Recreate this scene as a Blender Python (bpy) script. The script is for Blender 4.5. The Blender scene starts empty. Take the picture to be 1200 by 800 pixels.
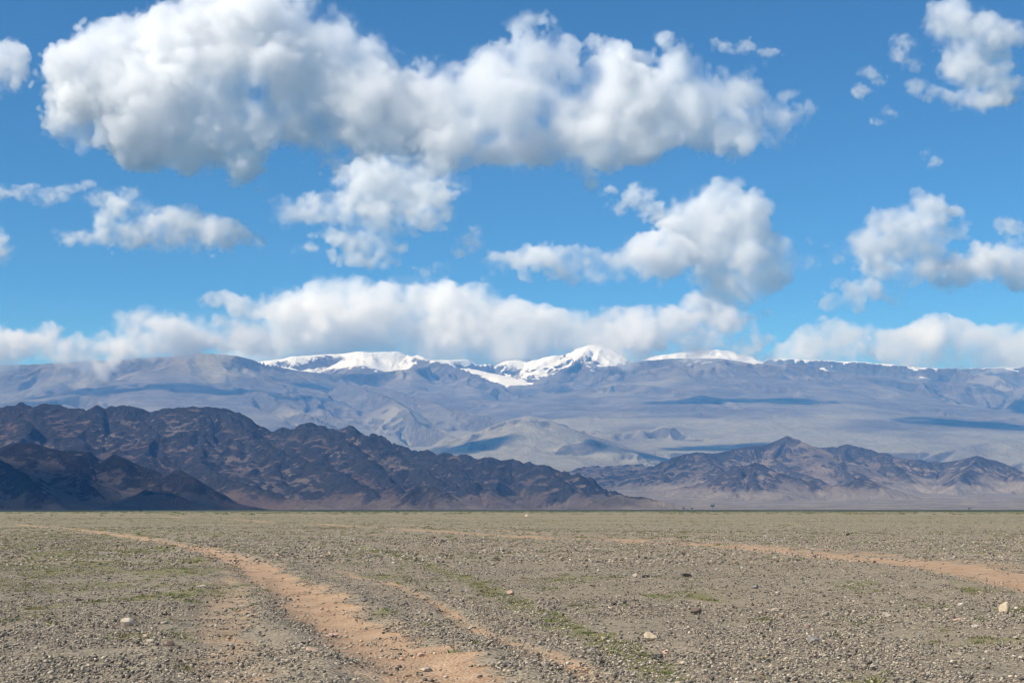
import bpy, math, time
import numpy as np

RAD = math.radians
sc = bpy.context.scene
COL = sc.collection
T0 = time.time()

# ------------------------------------------------------------------ camera frame
F = 1667.0                      # focal length in pixels of the 1200 px wide photograph (50 mm lens)
TILT = RAD(6.72)
EYE = 1.6

def at(px, py, Y):
    """The world point seen at photo pixel (px, py) at the distance Y straight ahead."""
    u = (px - 600) / F
    v = (400 - py) / F
    dy = math.cos(TILT) - math.sin(TILT) * v
    dz = math.sin(TILT) + math.cos(TILT) * v
    k = Y / dy
    return np.array([u * k, Y, EYE + dz * k])

def on_ground(px, py):
    u = (px - 600) / F
    v = (400 - py) / F
    dy = math.cos(TILT) - math.sin(TILT) * v
    dz = math.sin(TILT) + math.cos(TILT) * v
    k = -EYE / dz
    return np.array([u * k, dy * k])

def tag(o, label=None, cat=None, group=None, kind=None):
    if label: o['label'] = label
    if cat: o['category'] = cat
    if group: o['group'] = group
    if kind: o['kind'] = kind
    return o

def link(name, me, mat=None, parent=None):
    o = bpy.data.objects.new(name, me)
    COL.objects.link(o)
    if mat is not None: me.materials.append(mat)
    if parent is not None: o.parent = parent
    return o

# ------------------------------------------------------------------ noise
def hash2(ix, iy, seed):
    a = (ix.astype(np.int64) * 374761393 + iy.astype(np.int64) * 668265263 + seed * 974634777) & 0xffffffff
    a = ((a ^ (a >> 13)) * 1274126177) & 0xffffffff
    a = ((a ^ (a >> 16)) * 2246822519) & 0xffffffff
    return ((a ^ (a >> 15)) & 0xffffff).astype(np.float32) / np.float32(0xffffff)

def perlin(x, y, seed=0):
    xi = np.floor(x); yi = np.floor(y)
    fx = (x - xi).astype(np.float32); fy = (y - yi).astype(np.float32)
    xi = xi.astype(np.int64); yi = yi.astype(np.int64)
    u = fx * fx * fx * (fx * (fx * 6 - 15) + 10)
    v = fy * fy * fy * (fy * (fy * 6 - 15) + 10)
    def g(dx, dy):
        a = hash2(xi + dx, yi + dy, seed) * np.float32(2 * math.pi)
        return np.cos(a) * (fx - dx) + np.sin(a) * (fy - dy)
    n0 = g(0, 0) * (1 - u) + g(1, 0) * u
    n1 = g(0, 1) * (1 - u) + g(1, 1) * u
    return (n0 * (1 - v) + n1 * v) * 1.5

def fbm(x, y, seed=0, octv=4, gain=0.5):
    s = 0; a = 1.0
    for o in range(octv):
        s = s + a * perlin(x, y, seed + o * 17)
        x = x * 2.03 + 11.3; y = y * 2.03 - 7.1; a *= gain
    return s

def ridged(x, y, seed=0, octv=4, gain=0.5):
    s = 0; a = 1.0; w = 1.0
    for o in range(octv):
        n = 1 - np.abs(perlin(x, y, seed + o * 17))
        n = n * n * w
        w = np.clip(n * 1.6, 0, 1)
        s = s + a * n
        x = x * 2.07 + 5.3; y = y * 2.07 - 3.1; a *= gain
    return s

def sstep(a, b, x):
    t = np.clip((x - a) / (b - a), 0, 1)
    return t * t * (3 - 2 * t)

def smax(a, b, k):
    h = np.clip(0.5 + 0.5 * (a - b) / k, 0, 1)
    return b * (1 - h) + a * h + k * h * (1 - h)

def gullies(h, X, Y, cell, wave, amp, octv=4, seed=5, gain=0.5, smin=0.05, smax_=0.4):
    """Branching gullies that run down the slope: sums of short waves turned across the local fall line."""
    k = 2 * math.pi
    for o in range(octv):
        gy, gx = np.gradient(h, cell)
        m = np.sqrt(gx * gx + gy * gy) + 1e-6
        px_, py_ = -gy / m, gx / m
        x = X / wave; y = Y / wave
        xi = np.floor(x); yi = np.floor(y)
        num = np.zeros_like(h); den = np.zeros_like(h)
        for i in (-1, 0, 1, 2):
            for j in (-1, 0, 1, 2):
                cx = xi + i; cy = yi + j
                ox = cx + hash2(cx, cy, seed + o) * 0.9
                oy = cy + hash2(cx, cy, seed + o + 91) * 0.9
                dx = x - ox; dy = y - oy
                w = np.exp(-(dx * dx + dy * dy) * 2.2)
                num += w * np.cos(k * 0.85 * (dx * px_ + dy * py_))
                den += w
        h = h + amp * sstep(smin, smax_, m) * (num / den - 0.25)
        wave *= 0.5; amp *= gain
    return h

def crest_guard(h, r, drop):
    """0 on crests, 1 once the ground lies `drop` below the highest point within r cells."""
    m = h
    for ax in (0, 1):
        c = m
        for k in range(1, r + 1):
            c = np.maximum(c, np.maximum(np.roll(m, k, ax), np.roll(m, -k, ax)))
        m = c
    return sstep(0.1 * drop, drop, m - h)

def ridge_height(X, Y, pts, S, W, base=None):
    """Height of a ridge through the world points pts: slope S at the crest easing out over W."""
    best = np.full(X.shape, -1e9, np.float32)
    for a, b in zip(pts[:-1], pts[1:]):
        ex, ey = b[0] - a[0], b[1] - a[1]
        L = ex * ex + ey * ey + 1e-9
        t = np.clip(((X - a[0]) * ex + (Y - a[1]) * ey) / L, 0, 1)
        d = np.sqrt((X - a[0] - t * ex) ** 2 + (Y - a[1] - t * ey) ** 2)
        z = a[2] + t * (b[2] - a[2])
        np.maximum(best, z - S * (0.6 * W * (1 - np.exp(-d / W)) + 0.42 * d), out=best)
    return best

def P(*a):
    """Ridge points given as (photo x, photo y, distance in km)."""
    return [at(x, y, d * 1000.0) for x, y, d in a]

# ------------------------------------------------------------------ node helper
class NT:
    def __init__(s, name, kind='mat'):
        s.m = bpy.data.materials.new(name); s.m.use_nodes = True
        s.t = s.m.node_tree; s.t.nodes.clear()
        s.out = s.t.nodes.new('ShaderNodeOutputMaterial')
    def n(s, typ, **kw):
        x = s.t.nodes.new(typ)
        for k, v in kw.items():
            if k == 'ins':
                for kk, vv in v.items():
                    if hasattr(vv, 'is_linked') or isinstance(vv, bpy.types.NodeSocket): s.t.links.new(vv, x.inputs[kk])
                    else: x.inputs[kk].default_value = vv
            else: setattr(x, k, v)
        return x
    def attr(s, name): return s.n('ShaderNodeAttribute', attribute_name=name)
    def math(s, op, a, b=0.0, clamp=False):
        return s.n('ShaderNodeMath', operation=op, use_clamp=clamp, ins={0: a, 1: b}).outputs[0]
    def pos(s): return s.n('ShaderNodeNewGeometry').outputs['Position']
    def noise(s, vec, scale, detail=4.0, rough=0.55, dist=0.0):
        return s.n('ShaderNodeTexNoise', ins={'Vector': vec, 'Scale': scale, 'Detail': detail, 'Roughness': rough, 'Distortion': dist}).outputs[0]
    def ramp(s, fac, stops):
        r = s.n('ShaderNodeValToRGB', ins={0: fac}); e = r.color_ramp.elements
        while len(e) < len(stops): e.new(0.5)
        for el, (p, c) in zip(e, stops):
            el.position = p; el.color = (*c, 1) if isinstance(c, tuple) else (c, c, c, 1)
        return r.outputs[0]
    def mix(s, fac, a, b, mode='MIX'):
        x = s.n('ShaderNodeMix', data_type='RGBA', blend_type=mode)
        for i, v in ((0, fac), (6, a), (7, b)):
            if isinstance(v, bpy.types.NodeSocket): s.t.links.new(v, x.inputs[i])
            else: x.inputs[i].default_value = (*v, 1) if isinstance(v, tuple) else v
        return x.outputs[2]
    def remap(s, v, a, b, c=0.0, d=1.0):
        return s.n('ShaderNodeMapRange', interpolation_type='SMOOTHSTEP', ins={0: v, 1: a, 2: b, 3: c, 4: d}).outputs[0]
    def bump(s, h, dist, strength=1.0, normal=None):
        ins = {'Height': h, 'Distance': dist, 'Strength': strength}
        if normal is not None: ins['Normal'] = normal
        return s.n('ShaderNodeBump', ins=ins).outputs[0]
    def bsdf(s, col, rough=0.9, normal=None, spec=0.2):
        if isinstance(col, tuple): col = (*col, 1)
        ins = {'Base Color': col, 'Roughness': rough, 'Specular IOR Level': spec}
        if normal is not None: ins['Normal'] = normal
        b = s.n('ShaderNodeBsdfPrincipled', ins=ins)
        s.t.links.new(b.outputs[0], s.out.inputs['Surface'])
        return s.m

# ------------------------------------------------------------------ light, sky, camera
SUN_EL, SUN_AZ = 41.0, -119.0         # azimuth clockwise from straight ahead: from the left, a little behind
world = bpy.data.worlds.new('World'); sc.world = world; world.use_nodes = True
wn = world.node_tree
sky = wn.nodes.new('ShaderNodeTexSky'); sky.sky_type = 'NISHITA'; sky.sun_disc = False
sky.sun_elevation = RAD(SUN_EL); sky.sun_rotation = RAD(SUN_AZ)
sky.altitude = 2500; sky.air_density = 1.0; sky.dust_density = 0.0; sky.ozone_density = 4.0
tint = wn.nodes.new('ShaderNodeMix'); tint.data_type = 'RGBA'; tint.blend_type = 'MULTIPLY'
tint.inputs[0].default_value = 1.0; tint.inputs[7].default_value = (0.41, 0.83, 1.03, 1)
wn.links.new(sky.outputs[0], tint.inputs[6])
wn.links.new(tint.outputs[2], wn.nodes['Background'].inputs[0])
wn.nodes['Background'].inputs[1].default_value = 0.098

ld = bpy.data.lights.new('sun', 'SUN'); ld.energy = 4.7; ld.angle = RAD(0.53); ld.color = (1.0, 0.955, 0.89)
lo = bpy.data.objects.new('sun', ld); COL.objects.link(lo)
lo.rotation_euler = (RAD(90 - SUN_EL), 0, RAD(180 - SUN_AZ)); lo.location = (-200, -40, 200)

cd = bpy.data.cameras.new('camera'); cam = bpy.data.objects.new('camera', cd); COL.objects.link(cam); sc.camera = cam
cd.lens = 50.0; cd.sensor_width = 36.0; cd.clip_start = 0.1; cd.clip_end = 200000
cam.location = (0, 0, EYE); cam.rotation_euler = (RAD(90) + TILT, 0, 0)

sc.view_settings.view_transform = 'Standard'; sc.view_settings.look = 'None'
sc.view_settings.exposure = 0.42; sc.view_settings.gamma = 1.0

# ------------------------------------------------------------------ render settings
c = sc.cycles
c.max_bounces = 10; c.diffuse_bounces = 2; c.glossy_bounces = 1; c.transmission_bounces = 2; c.volume_bounces = 10; c.transparent_max_bounces = 8
c.volume_step_rate = 1.5; c.volume_max_steps = 256
c.use_denoising = True; c.denoising_input_passes = 'RGB_ALBEDO_NORMAL'; c.denoising_prefilter = 'ACCURATE'; c.filter_width = 1.15; c.use_adaptive_sampling = True; c.adaptive_threshold = 0.01

# ------------------------------------------------------------------ ground with wheel tracks
def gpoly(*pts): return np.array([on_ground(x, y) for x, y in pts])

TRACKS = [  # (photo polyline on the ground, half width m, weight)
    (gpoly((540, 840), (500, 800), (470, 772), (425, 745), (385, 722), (352, 700), (330, 682), (300, 664), (255, 648), (205, 637), (140, 627), (70, 619), (10, 614)), 0.68, 1.12, 0.07),
    (gpoly((270, 850), (262, 800), (258, 760), (258, 725), (270, 695), (280, 678), (275, 662)), 0.50, 0.46, 0.03),
    (gpoly((740, 840), (690, 798), (650, 776), (610, 759), (575, 742), (545, 728), (515, 710), (480, 694), (440, 680), (400, 668)), 0.20, 0.72, 0.03),
    (gpoly((1400, 722), (1300, 702), (1200, 681), (1140, 671), (1080, 663), (1000, 653), (920, 646), (840, 639), (740, 634.5), (650, 631), (560, 626), (480, 621.5), (400, 617), (330, 612), (260, 608), (190, 605), (100, 603)), 1.25, 1.3, 0.05),
    (gpoly((1400, 700), (1300, 684), (1200, 668), (1080, 653), (980, 645), (880, 638), (760, 631), (640, 625), (540, 619), (440, 613)), 0.9, 0.6, 0.02),
    (gpoly((760, 641), (620, 634), (520, 630), (430, 626), (360, 622), (290, 618)), 1.0, 0.35, 0.0),
    (gpoly((700, 612), (520, 607), (400, 604.5), (300, 602.5)), 3.0, 0.5, 0.0),
]

def poly_dist(X, Y, pts):
    best = np.full(X.shape, 1e9)
    for a, b in zip(pts[:-1], pts[1:]):
        ex, ey = b - a; L = ex * ex + ey * ey
        t = np.clip(((X - a[0]) * ex + (Y - a[1]) * ey) / L, 0, 1)
        np.minimum(best, (X - a[0] - t * ex) ** 2 + (Y - a[1] - t * ey) ** 2, out=best)
    return np.sqrt(best)

GREEN = [(gpoly((420, 640), (480, 655), (540, 675), (600, 705), (650, 725), (700, 745), (740, 768), (775, 800)), 0.34, 1.0),
         (gpoly((455, 664), (520, 690), (560, 706)), 0.25, 0.5)]

def ground(X, Y):
    """(height, bare sand weight, green weight) of the plain at world x, y."""
    X = np.asarray(X, np.float64); Y = np.asarray(Y, np.float64)
    near = np.exp(-np.clip(Y, 0, None) / 120.0)
    z = 0.10 * near * fbm(X / 7.0, Y / 9.0, 3, 3) + 0.022 * np.exp(-np.abs(Y) / 35.0) * fbm(X / 0.55, Y / 0.7, 9, 3)
    z = z + 0.35 * sstep(30, 160, Y) * (1 - sstep(900, 1500, Y)) * fbm(X / 70.0, Y / 60.0, 13, 2)
    wob = fbm(X / 0.8, Y / 0.8, 21, 3)
    sand = np.zeros(X.shape)
    for pts, hw, w, dep in TRACKS:
        d = poly_dist(X, Y, pts)
        wd = hw * (1 + 0.35 * fbm(X / 2.5, Y / 2.5, 33, 2))
        k = 1 - sstep(0.45, 1.35, d / wd + 0.28 * wob)
        k = k * (0.62 + 0.38 * sstep(-0.45, 0.25, fbm(X / 0.9, Y / 2.2, 41, 3)))
        np.maximum(sand, k * w, out=sand)
        z = z - dep * (1 - sstep(0.2, 1.0, d / hw)) + dep * 0.8 * np.exp(-((d / hw - 1.35) / 0.3) ** 2)
    green = np.zeros(X.shape)
    for pts, hw, w in GREEN:
        d = poly_dist(X, Y, pts)
        np.maximum(green, w * (1 - sstep(0.3, 1.5, d / hw + 0.5 * wob)), out=green)
    pat = fbm(X / 2.2, Y / 4.0, 51, 4) + 0.5 * fbm(X / 14, Y / 22, 57, 2)
    az_ = X / np.maximum(Y, 1)
    lean = sstep(0.15, 0.75, pat + 0.75 * sstep(-0.13, -0.30, az_) * sstep(20, 36, Y) * (1 - 0.6 * sstep(80, 140, Y)) + 0.38 * sstep(0.08, 0.2, az_) * (1 - sstep(26, 36, Y)) - 0.12)
    np.maximum(green, lean * 0.8, out=green)
    green = green * (1 - 0.9 * sand)
    return z, sand, green

def grid_mesh(name, co, nr, nc, attrs={}, smooth=True):
    me = bpy.data.meshes.new(name)
    n = nr * nc
    me.vertices.add(n); me.vertices.foreach_set('co', np.ascontiguousarray(co, np.float32).ravel())
    i = np.arange(n, dtype=np.int32).reshape(nr, nc)
    q = np.stack([i[:-1, :-1], i[:-1, 1:], i[1:, 1:], i[1:, :-1]], -1).reshape(-1, 4)
    me.loops.add(q.size); me.loops.foreach_set('vertex_index', q.ravel())
    me.polygons.add(len(q)); me.polygons.foreach_set('loop_start', np.arange(0, q.size, 4, dtype=np.int32))
    if smooth: me.polygons.foreach_set('use_smooth', np.ones(len(q), bool))
    for k, v in attrs.items():
        me.attributes.new(k, 'FLOAT', 'POINT').data.foreach_set('value', np.ascontiguousarray(v, np.float32).ravel())
    me.update(calc_edges=True); me.validate()
    return me

ys = [-60.0, -40, -25, -15, -8, -3, 0, 2, 4, 6, 7.5, 8.5, 9.2, 9.8]
while ys[-1] < 23700: ys.append(ys[-1] + max(0.05, 0.0058 * ys[-1]))
ys = np.array(ys)
uc = np.concatenate([[-1.0, -0.72, -0.5, -0.36, -0.27, -0.21], np.linspace(-0.17, 0.17, 380), [0.21, 0.27, 0.36, 0.5, 0.72, 1.0]])
GY = np.repeat(ys[:, None], len(uc), 1)
GX = uc[None, :] * (2.6 * np.maximum(GY, 0) + 32)
gz, gs, gg = ground(GX, GY)

# ------------------------------------------------------------------ base ramp of the valley side
_by = np.arange(0, 30.0, 0.05)
_bz = np.interp(_by, [0, 4.2, 4.8, 6.0, 7.0, 8.5, 10.5, 12.0, 13.0, 14.0, 16.0, 18.0, 20.0, 24.0, 30], [-12, -12, -4, 20, 50, 108, 250, 370, 480, 610, 930, 1300, 1700, 1950, 2000])
_k = np.hanning(21); _k /= _k.sum()
_bz[12:-12] = np.convolve(_bz, _k, 'same')[12:-12]
def base_z(Y): return np.interp(np.asarray(Y) / 1000.0, _by, _bz)

def cart(x0, x1, y0, y1, c):
    xs = np.arange(x0, x1 + c, c); yy = np.arange(y0, y1 + c, c)
    X, Y = np.meshgrid(xs, yy)
    return X.astype(np.float64), Y.astype(np.float64)

# ------------------------------------------------------------------ near hills
HC = 8.0
HX, HY = cart(-3300, 4500, 3500, 10600, HC)
warp = 16.0
WX = HX + warp * fbm(HX / 260, HY / 260, 101, 3); WY = HY + warp * fbm(HX / 260, HY / 260, 131, 3)
hb = base_z(HY + 120 * fbm(HX / 900, HY / 900, 77, 2))
H = hb.astype(np.float64)
HILLS = [
    # dark back range on the left (crest, then spurs that run down towards the plain)
    (P((-260, 470, 6.2), (-120, 482, 6.2), (0, 477, 6.2), (28, 474, 6.2), (40, 478, 6.2), (53, 474, 6.2), (75, 478, 6.2), (108, 479, 6.2), (116, 473, 6.2), (124, 478, 6.2), (152, 476, 6.2), (180, 482, 6.2), (205, 480, 6.2), (218, 477, 6.2), (240, 477, 6.2), (262, 479, 6.2), (285, 487, 6.2), (300, 494, 6.2), (322, 502, 6.2), (345, 502, 6.2), (358, 497, 6.15), (366, 495, 6.15), (374, 501, 6.15), (384, 500, 6.1), (395, 503, 6.1), (411, 499, 6.1), (428, 507, 6.1), (445, 510, 6.1), (470, 519, 6.05), (482, 526, 6.0), (500, 529, 6.0), (540, 535, 5.95), (580, 538, 5.9), (600, 540, 5.9), (640, 545, 5.8), (655, 552, 5.8), (665, 557, 5.75), (675, 555, 5.7), (690, 561, 5.7), (705, 570, 5.65), (740, 580, 5.6), (775, 586, 5.55), (800, 592, 5.5)), 0.62, 520),
    (P((20, 477, 6.2), (40, 500, 5.95), (20, 525, 5.6), (10, 545, 5.3)), 0.55, 300),
    (P((116, 476, 6.2), (105, 500, 6.0), (80, 530, 5.6), (70, 555, 5.3)), 0.55, 300),
    (P((160, 480, 6.2), (185, 512, 5.95), (165, 540, 5.6), (215, 560, 5.35)), 0.55, 280),
    (P((255, 481, 6.2), (292, 505, 5.95), (330, 529, 5.72), (385, 543, 5.55), (430, 573, 5.25), (470, 590, 5.0)), 0.6, 300),
    (P((225, 479, 6.2), (240, 505, 6.0), (232, 535, 5.6), (255, 555, 5.3), (300, 573, 5.0), (345, 584, 4.8), (392, 594, 4.6)), 0.55, 280),
    (P((366, 499, 6.15), (400, 514, 5.95), (440, 543, 5.7), (470, 573, 5.4)), 0.6, 250),
    (P((411, 503, 6.1), (455, 528, 5.9), (500, 552, 5.6), (550, 578, 5.3)), 0.55, 240),
    (P((482, 529, 6.0), (530, 550, 5.8), (560, 572, 5.45)), 0.5, 240),
    (P((580, 542, 5.9), (585, 566, 5.6), (570, 583, 5.3)), 0.5, 220),
    (P((640, 550, 5.8), (670, 572, 5.5), (690, 586, 5.3)), 0.5, 220),
    (P((455, 590, 4.9), (478, 573, 4.95), (495, 566, 5.0), (512, 575, 4.95), (540, 587, 4.9)), 0.5, 160),
    # front range in the lower left corner
    (P((-260, 500, 4.4), (-80, 512, 4.4), (0, 523, 4.4), (20, 519, 4.4), (40, 520, 4.4), (65, 525, 4.4), (85, 529, 4.4), (100, 530, 4.4), (110, 536, 4.4), (122, 541, 4.4), (129, 537, 4.4), (136, 532, 4.4), (146, 538, 4.4), (158, 543, 4.4), (175, 550, 4.35), (193, 556, 4.3), (209, 551, 4.3), (222, 556, 4.25), (240, 566, 4.25), (256, 578, 4.2), (272, 587, 4.15), (295, 593, 4.1), (325, 597.5, 4.0)), 0.6, 330),
    (P((-120, 515, 4.2), (0, 536, 4.1), (18, 549, 4.05), (36, 564, 3.95), (48, 578, 3.85)), 0.6, 260),
    (P((60, 527, 4.4), (95, 550, 4.25), (110, 572, 4.1)), 0.5, 200),
    (P((120, 593, 3.75), (150, 581, 3.85), (168, 576, 3.9), (200, 578, 3.9), (225, 585, 3.85), (250, 594, 3.75)), 0.45, 180),
    # brown range on the right
    (P((640, 566, 8.5), (700, 563, 8.4), (720, 560, 8.4), (745, 553, 8.4), (765, 545, 8.4), (790, 535, 8.4), (805, 530, 8.4), (818, 528, 8.4), (830, 532, 8.5), (845, 530, 8.6), (860, 526, 8.8), (880, 522, 8.9), (895, 521, 9.0), (910, 516, 9.0), (924, 510, 9.0), (935, 514, 9.0), (946, 523, 9.0), (960, 524, 9.0), (980, 523, 9.0), (993, 520, 9.0), (1010, 524, 9.0), (1035, 530, 8.9), (1060, 538, 8.9), (1075, 538, 8.8), (1090, 541, 8.8), (1112, 541, 8.8), (1130, 537, 8.7), (1145, 534, 8.7), (1160, 538, 8.7), (1166, 538, 8.7), (1180, 546, 8.7), (1200, 553, 8.7), (1250, 560, 8.7), (1340, 548, 8.7)), 0.55, 330),
    (P((818, 530, 8.4), (850, 552, 8.0), (830, 570, 7.7)), 0.42, 220),
    (P((924, 512, 9.0), (905, 535, 8.7), (925, 550, 8.3), (960, 560, 8.0)), 0.5, 240),
    (P((993, 522, 9.0), (985, 545, 8.5), (1000, 562, 8.0)), 0.5, 240),
    (P((1040, 532, 8.9), (1050, 552, 8.5), (1090, 570, 8.1)), 0.45, 220),
    (P((1145, 536, 8.7), (1130, 555, 8.3), (1115, 572, 7.9)), 0.5, 230),
    (P((1180, 547, 8.7), (1200, 562, 8.2), (1215, 575, 7.9)), 0.5, 220),
    (P((790, 580, 7.2), (818, 573, 7.3), (832, 565, 7.3), (845, 558, 7.3), (858, 550, 7.3), (867, 547, 7.3), (874, 550, 7.3), (880, 543, 7.35), (886, 540, 7.4), (896, 543, 7.4), (906, 552, 7.35), (925, 556, 7.3), (945, 564, 7.2), (962, 574, 7.1), (975, 583, 7.0)), 0.62, 170),
    (P((886, 542, 7.4), (880, 562, 7.1), (888, 574, 6.9), (920, 578, 6.8)), 0.5, 130),
    (P((970, 570, 7.3), (990, 566, 7.2), (1004, 561, 7.1), (1013, 557, 7.1), (1024, 563, 7.1), (1032, 568, 7.1), (1050, 575, 7.0), (1080, 585, 6.8)), 0.58, 160),
    (P((1108, 592, 6.1), (1125, 590, 6.1), (1140, 586, 6.1), (1148, 590, 6.1), (1162, 593, 6.1)), 0.4, 60),
    (P((700, 584, 5.0), (722, 579, 5.0), (740, 582, 5.0), (762, 582, 5.0), (785, 588, 4.95), (803, 594, 4.9)), 0.4, 110),
    # pale low rise in the gap between them
    (P((660, 556, 8.9), (690, 548, 9.2), (720, 547, 9.4), (752, 545, 9.6)), 0.22, 300),
]
for pts, S, W in HILLS:
    x0 = min(p[0] for p in pts) - 1500; x1 = max(p[0] for p in pts) + 1500
    y0 = min(p[1] for p in pts) - 1500; y1 = max(p[1] for p in pts) + 1500
    i0, i1 = np.searchsorted(HX[0], [x0, x1]); j0, j1 = np.searchsorted(HY[:, 0], [y0, y1])
    sl = (slice(j0, j1), slice(i0, i1))
    r = ridge_height(WX[sl], WY[sl], pts, S, W)
    H[sl] = smax(H[sl], r.astype(np.float64), 10.0)
rel = H - hb
up = sstep(6, 60, rel)
front = 1 - sstep(4500, 4800, HY)
rough = 0.35 + 0.65 * (1 - sstep(300, 1200, HX - 0.05 * HY)) * sstep(0, 60, rel)
H0 = H
H = gullies(H, HX, HY, HC, 420.0, 22.0, 4, 5, 0.50, 0.04, 0.35)
H = H0 + np.minimum(H - H0, 3.0) * (1 - 0.45 * front) * crest_guard(H0, 10, 45.0)
rough = rough * (1 - 0.6 * front)
H = H + up * rough * (13.0 * (ridged(HX / 170, HY / 170, 201, 4, 0.5) - 0.75) + 5.0 * fbm(HX / 40, HY / 40, 223, 3))
H = H + 3.0 * fbm(HX / 120, HY / 120, 241, 3) * (1 - up)
hcurv = H - (np.roll(H, 4, 0) + np.roll(H, -4, 0) + np.roll(H, 4, 1) + np.roll(H, -4, 1)) / 4
hgy, hgx = np.gradient(H, HC)
hslope = np.sqrt(hgx ** 2 + hgy ** 2)
hfan0 = 1 - sstep(8, 60, rel * (1 - 0.45 * sstep(0, 600, HX - 0.05 * HY)) + 18 * fbm(HX / 220, HY / 220, 271, 3))
hfan = hfan0 * (0.45 + 0.55 * sstep(-100, 500, HX - 0.05 * HY))
hrock = np.clip(sstep(0.34, 0.72, hslope + 0.18 * fbm(HX / 90, HY / 90, 251, 3)) * 0.8 + sstep(1.0, 6.0, hcurv) * 0.7, 0, 1) * sstep(10, 70, rel + 25 * fbm(HX / 150, HY / 150, 261, 3))

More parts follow.
